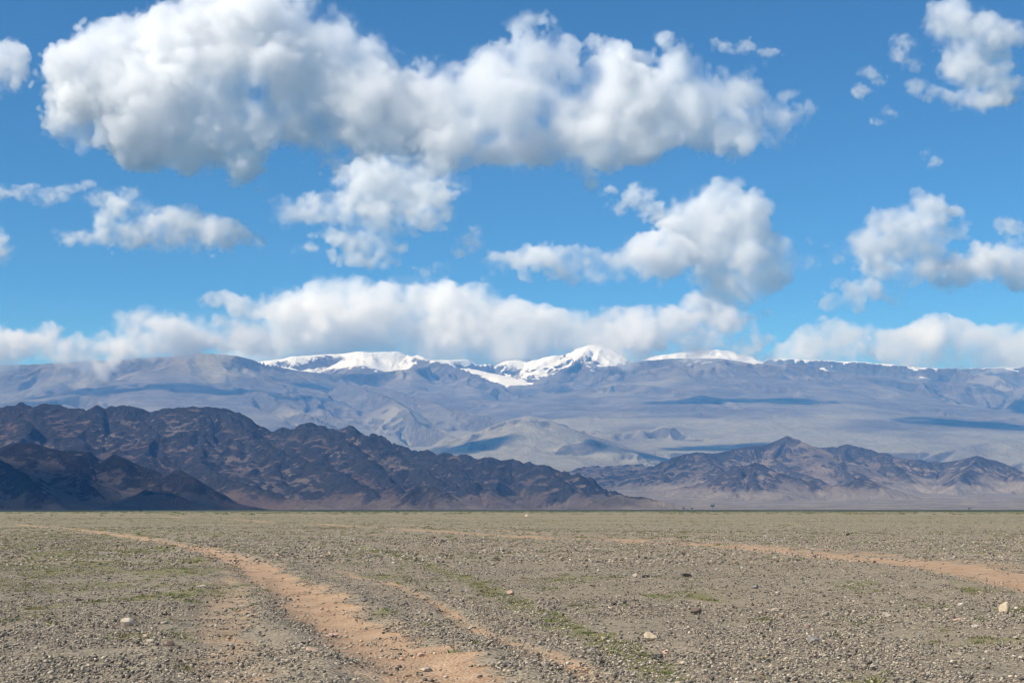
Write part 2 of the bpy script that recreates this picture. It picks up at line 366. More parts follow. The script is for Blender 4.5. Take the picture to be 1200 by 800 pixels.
# ------------------------------------------------------------------ far range
MC = 22.0
MX, MY = cart(-9700, 9700, 8800, 23600, MC)
mw = 90.0
NX = MX + mw * fbm(MX / 1100, MY / 1100, 301, 3); NY = MY + mw * fbm(MX / 1100, MY / 1100, 331, 3)
M = (base_z(NY + 350 * fbm(MX / 2600, MY / 2600, 377, 3)) - 8.0 * (1 - sstep(10600, 11200, MY))).astype(np.float64)
mbase = M.copy()
FAR = [
    # pale foothills in the middle
    (P((470, 548, 11.4), (505, 527, 11.9), (520, 516, 12.0), (550, 507, 12.1), (580, 498, 12.2), (600, 490, 12.3), (615, 486, 12.3), (630, 488, 12.3), (642, 496, 12.3), (670, 507, 12.2), (700, 517, 12.1), (740, 530, 11.9)), 0.48, 700, 18),
    (P((508, 528, 11.7), (550, 516, 11.7), (590, 520, 11.6), (612, 528, 11.4), (640, 540, 11.2)), 0.63, 400, 14),
    (P((600, 540, 11.2), (625, 527, 11.4), (660, 520, 11.5), (690, 513, 11.6), (715, 520, 11.5), (745, 532, 11.3)), 0.56, 400, 14),
    (P((645, 497, 13.0), (655, 494, 13.0), (672, 506, 12.9), (695, 503, 13.0), (720, 506, 13.0), (742, 502, 13.0), (762, 501, 13.0), (783, 496, 13.0), (800, 503, 12.9), (830, 512, 12.8), (870, 520, 12.7), (905, 530, 12.4)), 0.53, 520, 14),
    (P((960, 530, 12.2), (1000, 522, 12.4), (1040, 524, 12.4), (1060, 531, 12.2)), 0.43, 450, 20),
    (P((1080, 538, 11.6), (1120, 522, 11.9), (1160, 514, 12.1), (1200, 518, 12.1), (1260, 520, 12.0)), 0.49, 500, 20),
    (P((1170, 555, 11.0), (1200, 540, 11.2), (1250, 520, 11.4), (1330, 505, 11.6)), 0.49, 500, 20),
    # long smooth spurs on the left
    (P((-60, 470, 14.8), (40, 468, 14.9), (100, 462, 15.2), (112, 470, 14.6), (115, 485, 14.0)), 0.48, 800, 30),
    (P((240, 448, 16.6), (300, 456, 15.8), (325, 462, 15.2), (345, 478, 14.4), (358, 487, 13.9), (390, 500, 13.2)), 0.59, 700, 22),
    (P((330, 452, 16.6), (372, 468, 15.4), (385, 480, 14.6), (398, 500, 13.8)), 0.56, 500, 22),
    (P((400, 446, 17.0), (450, 461, 15.6), (470, 476, 14.8), (480, 482, 14.4), (505, 497, 13.8), (532, 513, 13.0)), 0.63, 700, 18),
    (P((430, 450, 17.0), (490, 464, 15.9), (540, 480, 15.0), (590, 494, 14.2), (640, 505, 13.4)), 0.51, 800, 26),
    (P((560, 470, 17.2), (620, 478, 16.2), (680, 480, 15.6), (730, 490, 14.8)), 0.38, 900, 30),
    (P((690, 455, 17.6), (720, 448, 17.4), (760, 452, 17.0), (820, 462, 16.2), (870, 478, 15.2), (920, 492, 14.4), (960, 505, 13.6)), 0.51, 900, 26),
    (P((860, 440, 17.8), (930, 455, 16.8), (955, 470, 15.9), (985, 490, 14.8)), 0.53, 800, 26),
    (P((985, 445, 18.0), (1000, 460, 17.2), (1030, 480, 15.8), (1060, 500, 14.4)), 0.56, 700, 22),
    (P((1080, 448, 18.2), (1100, 462, 17.4), (1130, 477, 16.4), (1150, 483, 15.8), (1180, 490, 15.0)), 0.69, 600, 20),
    (P((1215, 440, 18.2), (1200, 460, 17.3), (1178, 477, 16.5), (1165, 485, 16.0)), 0.76, 600, 20),
    (P((1050, 486, 15.2), (1090, 478, 15.6), (1130, 490, 15.0), (1200, 486, 15.0), (1280, 480, 15.0)), 0.43, 600, 24),
    # main front crest
    (P((-500, 430, 17.5), (-200, 428, 17.5), (0, 428, 17.5), (60, 425, 17.5), (150, 419, 17.5), (200, 416, 17.5), (225, 412, 17.5), (250, 414, 17.5), (275, 416, 17.5), (300, 420, 17.6), (325, 428, 17.7), (345, 432, 17.8), (385, 438, 18.0), (430, 436, 18.4), (470, 432, 18.8), (500, 428, 19.2)), 0.5, 900, 30),
    # snowfields left of the glacier and the back wall behind it
    (P((250, 428, 20.4), (320, 421, 20.4), (345, 418, 20.4), (390, 414, 20.4), (420, 411, 20.4), (432, 412, 20.4), (470, 411, 20.5), (476, 415, 20.5), (490, 415, 20.5), (505, 420, 20.8), (520, 421, 21.0), (537, 421, 21.1), (545, 420, 21.2), (558, 424, 21.2), (580, 426, 21.3), (600, 421, 21.3), (620, 423, 21.3), (640, 419, 21.3), (660, 417, 21.2), (670, 413, 21.1), (676, 408, 21.0), (690, 403, 20.9), (704, 402, 20.8), (712, 410, 20.6), (722, 420, 20.3), (735, 425, 20.0)), 0.62, 700, 16),
    (P((480, 416, 20.4), (500, 420, 20.0), (530, 427, 19.4), (556, 436, 18.8), (580, 449, 18.2), (604, 463, 17.6)), 0.55, 500, 14),
    (P((692, 404, 20.9), (678, 418, 20.3), (664, 432, 19.6), (648, 446, 18.9), (640, 456, 18.4)), 0.6, 420, 14),
    # broad shoulder right of the glacier and the ice capped plateau
    (P((650, 462, 17.8), (690, 444, 18.4), (725, 428, 18.9), (760, 421, 19.0), (800, 419, 19.0), (850, 420, 18.9), (880, 424, 18.8), (940, 427, 18.6), (990, 436, 18.2)), 0.42, 1100, 30),
    (P((760, 418, 21.8), (800, 412, 21.8), (838, 409, 21.8), (860, 412, 21.8), (885, 417, 21.8)), 0.4, 600, 20),
    (P((900, 419, 20.6), (930, 419, 20.6), (970, 421, 20.6), (1020, 424, 20.6), (1080, 429, 20.6), (1130, 430, 20.6), (1200, 428, 20.6), (1400, 424, 20.6)), 1.1, 260, 10),
    (P((960, 438, 19.2), (1010, 445, 18.8), (1050, 447, 18.6), (1085, 447, 18.5), (1110, 446, 18.5), (1150, 448, 18.6)), 0.75, 420, 14),
    (P((1120, 432, 20.4), (1170, 440, 19.6), (1200, 452, 18.8), (1260, 450, 18.5)), 0.6, 500, 20),
]
for pts, S, W, k in FAR:
    x0 = min(p[0] for p in pts) - 5 * W - 400; x1 = max(p[0] for p in pts) + 5 * W + 400
    y0 = min(p[1] for p in pts) - 5 * W - 400; y1 = max(p[1] for p in pts) + 5 * W + 400
    i0, i1 = np.searchsorted(MX[0], [x0, x1]); j0, j1 = np.searchsorted(MY[:, 0], [y0, y1])
    sl = (slice(j0, j1), slice(i0, i1))
    r = ridge_height(NX[sl], NY[sl], pts, S, W).astype(np.float64)
    M[sl] = smax(M[sl], r, float(k))
GLACIER = [at(x, y, 1000.0 * d) for x, y, d in ((548, 432, 20.6), (575, 438, 20.2), (598, 444, 19.8), (606, 452, 19.2))]
ice = np.zeros_like(M)
gd = np.full(M.shape, 1e9); gzv = np.zeros(M.shape)
for a, b in zip(GLACIER[:-1], GLACIER[1:]):
    ex, ey = b[0] - a[0], b[1] - a[1]; L = ex * ex + ey * ey
    t = np.clip(((MX - a[0]) * ex + (MY - a[1]) * ey) / L, 0, 1)
    d = np.hypot(MX - a[0] - t * ex, MY - a[1] - t * ey); z = a[2] + t * (b[2] - a[2])
    gzv = np.where(d < gd, z, gzv); gd = np.minimum(gd, d)
bowl = 1 - sstep(120, 420, gd)
M = M * (1 - bowl) + gzv * bowl
ice = 1 - sstep(200, 250, gd + 40 * fbm(MX / 120, MY / 120, 411, 2))
for _ in range(2):
    for ax in (0, 1): M[2:-2, 2:-2] = (0.5 * M + 0.25 * np.roll(M, 1, ax) + 0.25 * np.roll(M, -1, ax))[2:-2, 2:-2]
Mr = gullies(M, MX, MY, MC, 1700.0, 170.0, 2, 9, 0.34, 0.08, 0.5)
steep = sstep(19300, 20300, MY) * sstep(0, 400, MX + 1100) * (1 - 0.8 * sstep(1700, 2300, MX))
Mr = M + (Mr - M) * (0.35 + 0.65 * sstep(12600, 13600, MY))
Mg = Mr
Mr = gullies(Mr, MX, MY, MC, 340.0, 34.0, 2, 19, 0.5, 0.25, 0.6)
Mr = Mg + (Mr - Mg) * (0.3 + 0.7 * sstep(18200, 19600, MY) * sstep(-1700, -1100, MX) * (1 - 0.75 * sstep(1700, 2300, MX)))
Mr = M + np.minimum(Mr - M, 14.0) * crest_guard(M, 9, 80.0)
Mr = Mr + (5 + 16 * steep) * (ridged(MX / 420, MY / 420, 421, 4, 0.55) - 0.75) + 4.0 * fbm(MX / 90, MY / 90, 431, 2)
M = Mr * (1 - ice) + (0.8 * M + 0.2 * Mr) * ice
mgy, mgx = np.gradient(M, MC); mslope = np.sqrt(mgx ** 2 + mgy ** 2)
alt = M + 130 * fbm(MX / 700, MY / 700, 441, 4) - 270 * np.clip(mslope - 0.45, 0, 1.0)
line = 2095 - 275 * sstep(19500, 20200, MY) + 80 * sstep(500, 900, MX) + 60 * sstep(1500, 2600, MX)
snow = sstep(line - 120, line + 190, alt)
patch = sstep(1780, 2020, alt + 60 * sstep(19500, 20200, MY)) * sstep(0.30, 0.75, fbm(MX / 130, MY / 90, 451, 3) + 0.25) * 0.9
snow = np.maximum(np.maximum(snow, patch), ice)
mgreen = sstep(-0.1, 0.6, 0.7 * fbm(MX / 1500, MY / 1500, 461, 3) - 0.15 + 0.75 * (1 - sstep(12200, 15500, MY)))
mrock = sstep(0.62, 1.05, mslope + 0.15 * fbm(MX / 200, MY / 200, 471, 3))
print('terrain %.1fs' % (time.time() - T0))

# ------------------------------------------------------------------ terrain materials
def ground_material():
    t = NT('ground_soil'); p = t.pos()
    sand = t.attr('sand').outputs['Fac']; green = t.attr('green').outputs['Fac']
    vor = t.n('ShaderNodeTexVoronoi', feature='F1', ins={'Vector': p, 'Scale': 24.0, 'Randomness': 1.0})
    vor2 = t.n('ShaderNodeTexVoronoi', feature='F1', ins={'Vector': p, 'Scale': 7.0, 'Randomness': 1.0})
    cr = t.n('ShaderNodeSeparateColor', ins={0: vor.outputs['Color']}).outputs[0]
    cr2 = t.n('ShaderNodeSeparateColor', ins={0: vor2.outputs['Color']}).outputs[0]
    stone = t.ramp(cr, [(0.0, (0.055, 0.052, 0.05)), (0.25, (0.13, 0.115, 0.095)), (0.6, (0.23, 0.205, 0.165)), (0.85, (0.33, 0.285, 0.22)), (1.0, (0.5, 0.45, 0.37))])
    stone2 = t.ramp(cr2, [(0.0, (0.10, 0.092, 0.08)), (0.5, (0.215, 0.185, 0.145)), (1.0, (0.33, 0.28, 0.21))])
    stone = t.mix(0.45, stone, stone2)
    big = t.noise(p, 0.35, 5, 0.6); broad = t.noise(p, 0.03, 4, 0.6)
    soil = t.mix(t.remap(big, 0.35, 0.68), (0.265, 0.21, 0.125), (0.365, 0.28, 0.165))
    base = t.mix(0.58, soil, stone)
    base = t.mix(t.remap(broad, 0.4, 0.7, 0.0, 0.55), base, (0.275, 0.212, 0.135))
    sn = t.noise(p, 1.8, 6, 0.65)
    sandc = t.mix(t.remap(sn, 0.3, 0.7), (0.335, 0.205, 0.117), (0.465, 0.31, 0.185))
    sandc = t.mix(t.remap(cr, 0.75, 0.95, 0.0, 0.55), sandc, stone)
    edge = t.noise(p, 5.0, 5, 0.7)
    sf = t.remap(t.math('ADD', sand, t.math('MULTIPLY', t.math('SUBTRACT', edge, 0.5), 0.7)), 0.15, 0.75)
    base = t.mix(t.math('MULTIPLY', sf, 0.93), base, sandc)
    gn = t.noise(p, 6.0, 5, 0.7)
    gf = t.remap(t.math('ADD', green, t.math('MULTIPLY', t.math('SUBTRACT', gn, 0.5), 1.1)), 0.32, 0.9, 0.0, 0.75)
    base = t.mix(gf, base, t.mix(gn, (0.115, 0.125, 0.035), (0.20, 0.18, 0.06)))
    # thin dry turf that closes up over the plain farther out
    sep = t.n('ShaderNodeSeparateXYZ', ins={0: p})
    far = t.remap(sep.outputs['Y'], 45.0, 190.0, 0.0, 1.0)
    tn = t.noise(p, 0.055, 5, 0.65)
    base = t.mix(t.math('MULTIPLY', far, t.remap(tn, 0.33, 0.62, 0.15, 0.75)), base, (0.235, 0.205, 0.115))
    far2 = t.remap(sep.outputs['Y'], 420.0, 900.0, 0.0, 0.8)
    base = t.mix(far2, base, (0.15, 0.145, 0.07))
    h = t.math('ADD', t.math('MULTIPLY', vor.outputs['Distance'], -0.02), t.math('MULTIPLY', sn, 0.03))
    nr = t.bump(h, 1.0, 0.9)
    return t.bsdf(base, 0.95, nr, 0.15)

def hill_material(red):
    t = NT('hill_rock'); p = t.pos()
    rock = t.attr('rock').outputs['Fac']; fan = t.attr('fan').outputs['Fac']
    a = t.noise(p, 0.006, 6, 0.65); b = t.noise(p, 0.045, 6, 0.7); c = t.noise(p, 0.002, 3, 0.5)
    scree = t.mix(t.remap(a, 0.35, 0.68), (0.112, 0.09, 0.073), (0.235, 0.187, 0.142))
    scree = t.mix(t.remap(c, 0.42, 0.62, 0.0, 0.75 * red), scree, (0.13, 0.085, 0.066))
    dark = t.mix(t.remap(b, 0.35, 0.7), (0.016, 0.016, 0.018), (0.06, 0.05, 0.044))
    rf = t.remap(t.math('ADD', rock, t.math('MULTIPLY', t.math('SUBTRACT', b, 0.5), 2.0)), 0.2, 0.8)
    scree = t.mix(1.0, scree, (1.28 - 0.28 * red, 1.24 - 0.24 * red, 1.2 - 0.2 * red), 'MULTIPLY')
    dark = t.mix(1.0, dark, (1.7 - 0.7 * red, 1.55 - 0.55 * red, 1.45 - 0.45 * red), 'MULTIPLY')
    col = t.mix(rf, scree, dark)
    pale = t.mix(t.remap(a, 0.35, 0.7), (0.25, 0.205, 0.155), (0.36, 0.305, 0.235))
    ff = t.remap(t.math('ADD', fan, t.math('MULTIPLY', t.math('SUBTRACT', b, 0.5), 0.5)), 0.35, 0.9, 0.0, 0.85)
    col = t.mix(ff, col, pale)
    nr = t.bump(t.math('ADD', b, t.math('MULTIPLY', t.noise(p, 0.13, 5, 0.7), 0.5)), 26.0, 1.0)
    return t.bsdf(col, 0.95, nr, 0.1)

def mountain_material():
    t = NT('mountain_slopes'); p = t.pos()
    snow = t.attr('snow').outputs['Fac']; rock = t.attr('rock').outputs['Fac']; green = t.attr('green').outputs['Fac']
    a = t.noise(p, 0.0022, 7, 0.62); b = t.noise(p, 0.014, 6, 0.7)
    st = t.n('ShaderNodeMapping', ins={'Vector': p, 'Scale': (0.0012, 0.004, 0.012)})
    band = t.noise(st.outputs[0], 1.0, 5, 0.6, 0.6)
    base = t.mix(t.remap(a, 0.33, 0.68), (0.098, 0.089, 0.086), (0.185, 0.163, 0.15))
    base = t.mix(t.remap(band, 0.42, 0.62, 0.0, 0.75), base, (0.085, 0.07, 0.07))
    base = t.mix(t.math('MULTIPLY', green, t.remap(b, 0.3, 0.7, 0.5, 0.95)), base, (0.27, 0.25, 0.185))
    rk = t.mix(t.remap(b, 0.35, 0.7), (0.045, 0.042, 0.042), (0.13, 0.11, 0.10))
    base = t.mix(t.remap(t.math('ADD', rock, t.math('MULTIPLY', t.math('SUBTRACT', b, 0.5), 0.9)), 0.25, 0.8, 0.0, 0.85), base, rk)
    sp = t.math('ADD', t.math('MULTIPLY', t.noise(p, 0.03, 5, 0.75), 0.55), t.math('MULTIPLY', t.noise(p, 0.007, 5, 0.7), 0.45))
    sf = t.remap(t.math('ADD', snow, t.math('MULTIPLY', t.math('SUBTRACT', sp, 0.5), 2.6)), 0.35, 0.68)
    col = t.mix(sf, base, (0.70, 0.715, 0.735))
    nr = t.bump(t.math('ADD', b, t.math('MULTIPLY', t.noise(p, 0.05, 4, 0.7), 0.4)), 40.0, 0.8)
    return t.bsdf(col, 0.9, nr, 0.1)

gm = ground_material()
ground_mesh = grid_mesh('ground', np.stack([GX, GY, gz], -1), len(ys), len(uc), {'sand': gs, 'green': gg})
tag(link('ground', ground_mesh, gm), 'stony beige steppe plain crossed by sandy wheel tracks', kind='structure')

def split_grid(name, X, Y, Z, attrs, keep):
    """The part of a height grid whose cells are kept, as one mesh."""
    nr, nc = X.shape
    i = np.arange(nr * nc, dtype=np.int64).reshape(nr, nc)
    q = np.stack([i[:-1, :-1], i[:-1, 1:], i[1:, 1:], i[1:, :-1]], -1)[keep[:-1, :-1]]
    used, inv = np.unique(q, return_inverse=True)
    q = inv.reshape(-1, 4).astype(np.int32)
    me = bpy.data.meshes.new(name)
    co = np.stack([X.ravel()[used], Y.ravel()[used], Z.ravel()[used]], -1).astype(np.float32)
    me.vertices.add(len(used)); me.vertices.foreach_set('co', co.ravel())
    me.loops.add(q.size); me.loops.foreach_set('vertex_index', q.ravel())
    me.polygons.add(len(q)); me.polygons.foreach_set('loop_start', np.arange(0, q.size, 4, dtype=np.int32))
    me.polygons.foreach_set('use_smooth', np.ones(len(q), bool))
    for k, v in attrs.items():
        me.attributes.new(k, 'FLOAT', 'POINT').data.foreach_set('value', v.ravel()[used].astype(np.float32))
    me.update(calc_edges=True); me.validate()
    return me

left = HX < 0.135 * HY - 60
ha = {'rock': hrock, 'fan': hfan}
tag(link('hills', split_grid('hills', HX, HY, H, ha, left), hill_material(1.0)), 'dark craggy brown hills at the left edge of the plain', kind='structure')
tag(link('hills', split_grid('hills', HX, HY, H, ha, ~left), hill_material(0.0)), 'low brown hills with pale sandy foot at the right', kind='structure')
tag(link('mountains', split_grid('mountains', MX, MY, M, {'snow': snow, 'rock': mrock, 'green': mgreen}, np.ones(MX.shape, bool)), mountain_material()),
    'hazy blue mountain range with snowy tops and a small glacier', kind='structure')
print('terrain meshes %.1fs' % (time.time() - T0))

# ------------------------------------------------------------------ air
hz = bpy.data.meshes.new('haze')
prof = [(-1500, -14), (24200, -14), (24200, 2560), (16350, 2560), (16350, 1400), (-1500, 1400)]
hx = 68000
vs = [(-hx, y, z) for y, z in prof] + [(hx, y, z) for y, z in prof]
n = len(prof)
fs = [tuple(range(n)), tuple(reversed(range(n, 2 * n)))] + [(i, i + n, (i + 1) % n + n, (i + 1) % n) for i in range(n)]
hz.from_pydata(vs, [], fs); hz.update()
t = NT('haze_air')
pv = t.n('ShaderNodeVolumePrincipled', ins={'Color': (0.15, 0.44, 1.0, 1), 'Density': 4.8e-5, 'Anisotropy': 0.0, 'Absorption Color': (1, 1, 1, 1)})
t.t.links.new(pv.outputs[0], t.out.inputs['Volume'])
tag(link('haze', hz, t.m), 'thin blue haze filling the air over the plain', kind='stuff')
import bmesh
bm = bmesh.new(); bm.from_mesh(hz); bmesh.ops.recalc_face_normals(bm, faces=bm.faces); bm.to_mesh(hz); bm.free()

# ------------------------------------------------------------------ clouds (density grids worked out here, turned into volumes by Volume Cube)
def lattice_noise(rng, shape, cell):
    """Smooth random field with the given cell size in voxels (cubic B-spline of a random lattice)."""
    cells = cell if isinstance(cell, (tuple, list)) else (cell,) * 3
    nn = [max(4, int(math.ceil(s / c)) + 4) for s, c in zip(shape, cells)]
    a = rng.standard_normal(nn).astype(np.float32)
    for ax, (s, c) in enumerate(zip(shape, cells)):
        t = np.arange(s) / c + 1.0 + rng.random() * 0.9
        i = np.floor(t).astype(int); f = (t - i).astype(np.float32)
        w = [(1 - f) ** 3 / 6, (3 * f ** 3 - 6 * f ** 2 + 4) / 6, (-3 * f ** 3 + 3 * f ** 2 + 3 * f + 1) / 6, f ** 3 / 6]
        a = np.moveaxis(a, ax, 0)
        b = sum(a[np.clip(i + k - 1, 0, nn[ax] - 1)] * w[k][:, None, None] for k in range(4))
        a = np.moveaxis(b, 0, ax)
    return a * 2.2

def cloud_material():
    t = NT('cloud_vapour')
    pv = t.n('ShaderNodeVolumePrincipled', ins={'Color': (1, 1, 1, 1), 'Density': 1.0, 'Anisotropy': 0.25, 'Absorption Color': (1, 1, 1, 1)})
    t.t.links.new(pv.outputs[0], t.out.inputs['Volume'])
    return t.m
CLOUD_MAT = cloud_material()

def cloud_nodes():
    g = bpy.data.node_groups.new('cloud_volume', 'GeometryNodeTree')
    I = g.interface
    I.new_socket('Geometry', in_out='INPUT', socket_type='NodeSocketGeometry')
    I.new_socket('Geometry', in_out='OUTPUT', socket_type='NodeSocketGeometry')
    for nm, ty in (('Grid', 'NodeSocketObject'), ('Min', 'NodeSocketVector'), ('Max', 'NodeSocketVector'), ('NX', 'NodeSocketInt'), ('NY', 'NodeSocketInt'), ('NZ', 'NodeSocketInt'), ('Mat', 'NodeSocketMaterial')):
        I.new_socket(nm, in_out='INPUT', socket_type=ty)
    N = g.nodes.new; L = g.links.new
    gi = N('NodeGroupInput'); go = N('NodeGroupOutput'); vc = N('GeometryNodeVolumeCube')
    L(gi.outputs['Min'], vc.inputs['Min']); L(gi.outputs['Max'], vc.inputs['Max'])
    for a in 'XYZ': L(gi.outputs['N' + a], vc.inputs['Resolution ' + a])
    def vm(op, a, b):
        n = N('ShaderNodeVectorMath'); n.operation = op; L(a, n.inputs[0]); L(b, n.inputs[1]); return n.outputs[0]
    def mm(op, a, b=None):
        n = N('ShaderNodeMath'); n.operation = op; L(a, n.inputs[0])
        if isinstance(b, (int, float)): n.inputs[1].default_value = b
        elif b is not None: L(b, n.inputs[1])
        return n.outputs[0]
    q = vm('DIVIDE', vm('SUBTRACT', N('GeometryNodeInputPosition').outputs[0], gi.outputs['Min']), vm('SUBTRACT', gi.outputs['Max'], gi.outputs['Min']))
    sx = N('ShaderNodeSeparateXYZ'); L(q, sx.inputs[0])
    ii = [mm('ROUND', mm('MULTIPLY', sx.outputs[k], mm('SUBTRACT', gi.outputs['N' + a], 1.0))) for k, a in enumerate('XYZ')]
    idx = mm('ADD', mm('MULTIPLY', mm('ADD', mm('MULTIPLY', ii[0], gi.outputs['NY']), ii[1]), gi.outputs['NZ']), ii[2])
    f2 = N('FunctionNodeFloatToInt'); L(idx, f2.inputs[0])
    oi = N('GeometryNodeObjectInfo'); L(gi.outputs['Grid'], oi.inputs[0])
    si = N('GeometryNodeSampleIndex'); si.data_type = 'FLOAT'; si.domain = 'POINT'
    L(oi.outputs['Geometry'], si.inputs['Geometry'])
    na = N('GeometryNodeInputNamedAttribute'); na.data_type = 'FLOAT'; na.inputs[0].default_value = 'd'
    L(na.outputs[0], si.inputs[1]); L(f2.outputs[0], si.inputs['Index']); L(si.outputs[0], vc.inputs['Density'])
    sm = N('GeometryNodeSetMaterial'); L(vc.outputs[0], sm.inputs[0]); L(gi.outputs['Mat'], sm.inputs['Material'])
    L(sm.outputs[0], go.inputs[0])
    return g
CLOUD_NODES = cloud_nodes()

def cloud(label, D, ells, seed=1, vox=1.9, sig=0.009, amp=1.0, soft=1.0, deep=1.3, group='white clouds over the mountains', world=False, ragged=1.0):
    """One cloud: lumps given as (x, y, half width, half height) in the photograph, at the distance D (m); all noise lengths in metres."""
    rng = np.random.default_rng(seed)
    s = D / F
    E = []
    for e in ells:
        if world: E.append(e)
        else:
            px, py, rx, ry = e[:4]
            c = at(px, py, D + (e[4] if len(e) > 4 else 0.0))
            E.append((c, rx * s, min(rx * s, ry * s * deep), ry * s))
    r_min = np.array([min(e[1:]) for e in E])
    pad = 0.55 * np.median(r_min) + 20 * s
    mn = np.min([c - np.array(r) for c, *r in E], 0) - pad
    mx = np.max([c + np.array(r) for c, *r in E], 0) + pad
    h = vox * s
    n = np.maximum(8, np.ceil((mx - mn) / h).astype(int)); mx = mn + (n - 1) * h
    X = (mn[0] + np.arange(n[0]) * h).astype(np.float32)[:, None, None]
    Y = (mn[1] + np.arange(n[1]) * h).astype(np.float32)[None, :, None]
    Z = (mn[2] + np.arange(n[2]) * h).astype(np.float32)[None, None, :]
    f = np.full(n, -1e4, np.float32)
    r0 = float(np.clip(np.median(r_min), 8 * s, 45 * s))
    wx, wy, wz = (0.26 * r0 * lattice_noise(rng, n, 1.7 * r0 / h) + 0.15 * r0 * lattice_noise(rng, n, max(2.5, 0.6 * r0 / h)) for _ in range(3))
    for c, rx, ry, rz in E:
        m = min(rx, ry, rz)
        ex, ey, ez = 1.9 * rx, 1.9 * ry, 1.9 * rz
        a = [int(np.clip((c[k] - e - mn[k]) / h, 0, n[k])) for k, e in enumerate((ex, ey, ez))]
        b = [int(np.clip((c[k] + e - mn[k]) / h + 1, 0, n[k])) for k, e in enumerate((ex, ey, ez))]
        sl = tuple(slice(i, j) for i, j in zip(a, b))
        rx, ry, rz = 1.10 * rx, 1.10 * ry, 1.10 * rz
        q = np.sqrt(((X[sl[0]] + wx[sl] - c[0]) / rx) ** 2 + ((Y[:, sl[1]] + wy[sl] - c[1]) / ry) ** 2 + ((Z[:, :, sl[2]] + wz[sl] - c[2]) / rz) ** 2)
        f[sl] = np.maximum(f[sl], (1 - q) * m)
    R = float(np.clip(np.median(r_min), 8 * s, 45 * s))          # typical lump radius (m)
    no = np.zeros(n, np.float32)
    for wave, a in ((0.90, 0.22), (0.46, 0.185), (0.23, 0.15), (0.115, 0.115), (0.058, 0.085)):
        if wave * R / h < 2.0: break
        v = lattice_noise(rng, n, wave * R / h)
        no += a * R * (0.6 * (np.abs(v) * 1.3 - 0.80) + 0.4 * v * 0.8)
    wisp = lattice_noise(rng, n, (2.2 * R / h, 1.6 * R / h, 1.2 * R / h))
    f0 = f
    f = f + amp * no - (0.07 if soft <= 1.0 else 0.10) * R
    edge = s * (3.2 + 7.0 * np.clip(wisp + 0.1, 0.0, 1.6)) * (1.0 if soft <= 1.0 else 2.2)
    edge = np.minimum(edge, 0.5 * R) if not world else R * 0.3
    d = np.clip(f / edge, 0, 1)
    d = (d * d * (3 - 2 * d)) * sig * np.clip(0.72 + 0.45 * lattice_noise(rng, n, 0.9 * R / h) + 0.40 * lattice_noise(rng, n, max(2.0, 0.3 * R / h)), 0.12, 1.8)
    keep = sstep(-0.42 * R, -0.12 * R, f0)
    veil = sstep(0.0, 0.55 * R, f0 + 0.30 * R * wisp + 0.8 * amp * no) * 0.045 * sig
    d = np.maximum(d * keep, veil * keep)
    me = bpy.data.meshes.new('cloud_density'); N_ = int(np.prod(n))
    me.vertices.add(N_)
    me.attributes.new('d', 'FLOAT', 'POINT').data.foreach_set('value', np.ascontiguousarray(d, np.float32).ravel())
    grid = bpy.data.objects.new('cloud_density', me)             # only a table of numbers: never linked to the scene
    vol = bpy.data.volumes.new('cloud')
    ob = bpy.data.objects.new('cloud', vol); COL.objects.link(ob)
    vol.materials.append(CLOUD_MAT)
    md = ob.modifiers.new('volume', 'NODES'); md.node_group = CLOUD_NODES
    ids = {it.name: it.identifier for it in CLOUD_NODES.interface.items_tree if it.in_out == 'INPUT'}
    md[ids['Grid']] = grid
    md[ids['Min']] = [float(v) for v in mn]; md[ids['Max']] = [float(v) for v in mx]
    for k, ax in enumerate('XYZ'): md[ids['N' + ax]] = int(n[k])
    md[ids['Mat']] = CLOUD_MAT
    tag(ob, label, 'cloud', group)
    return ob, N_

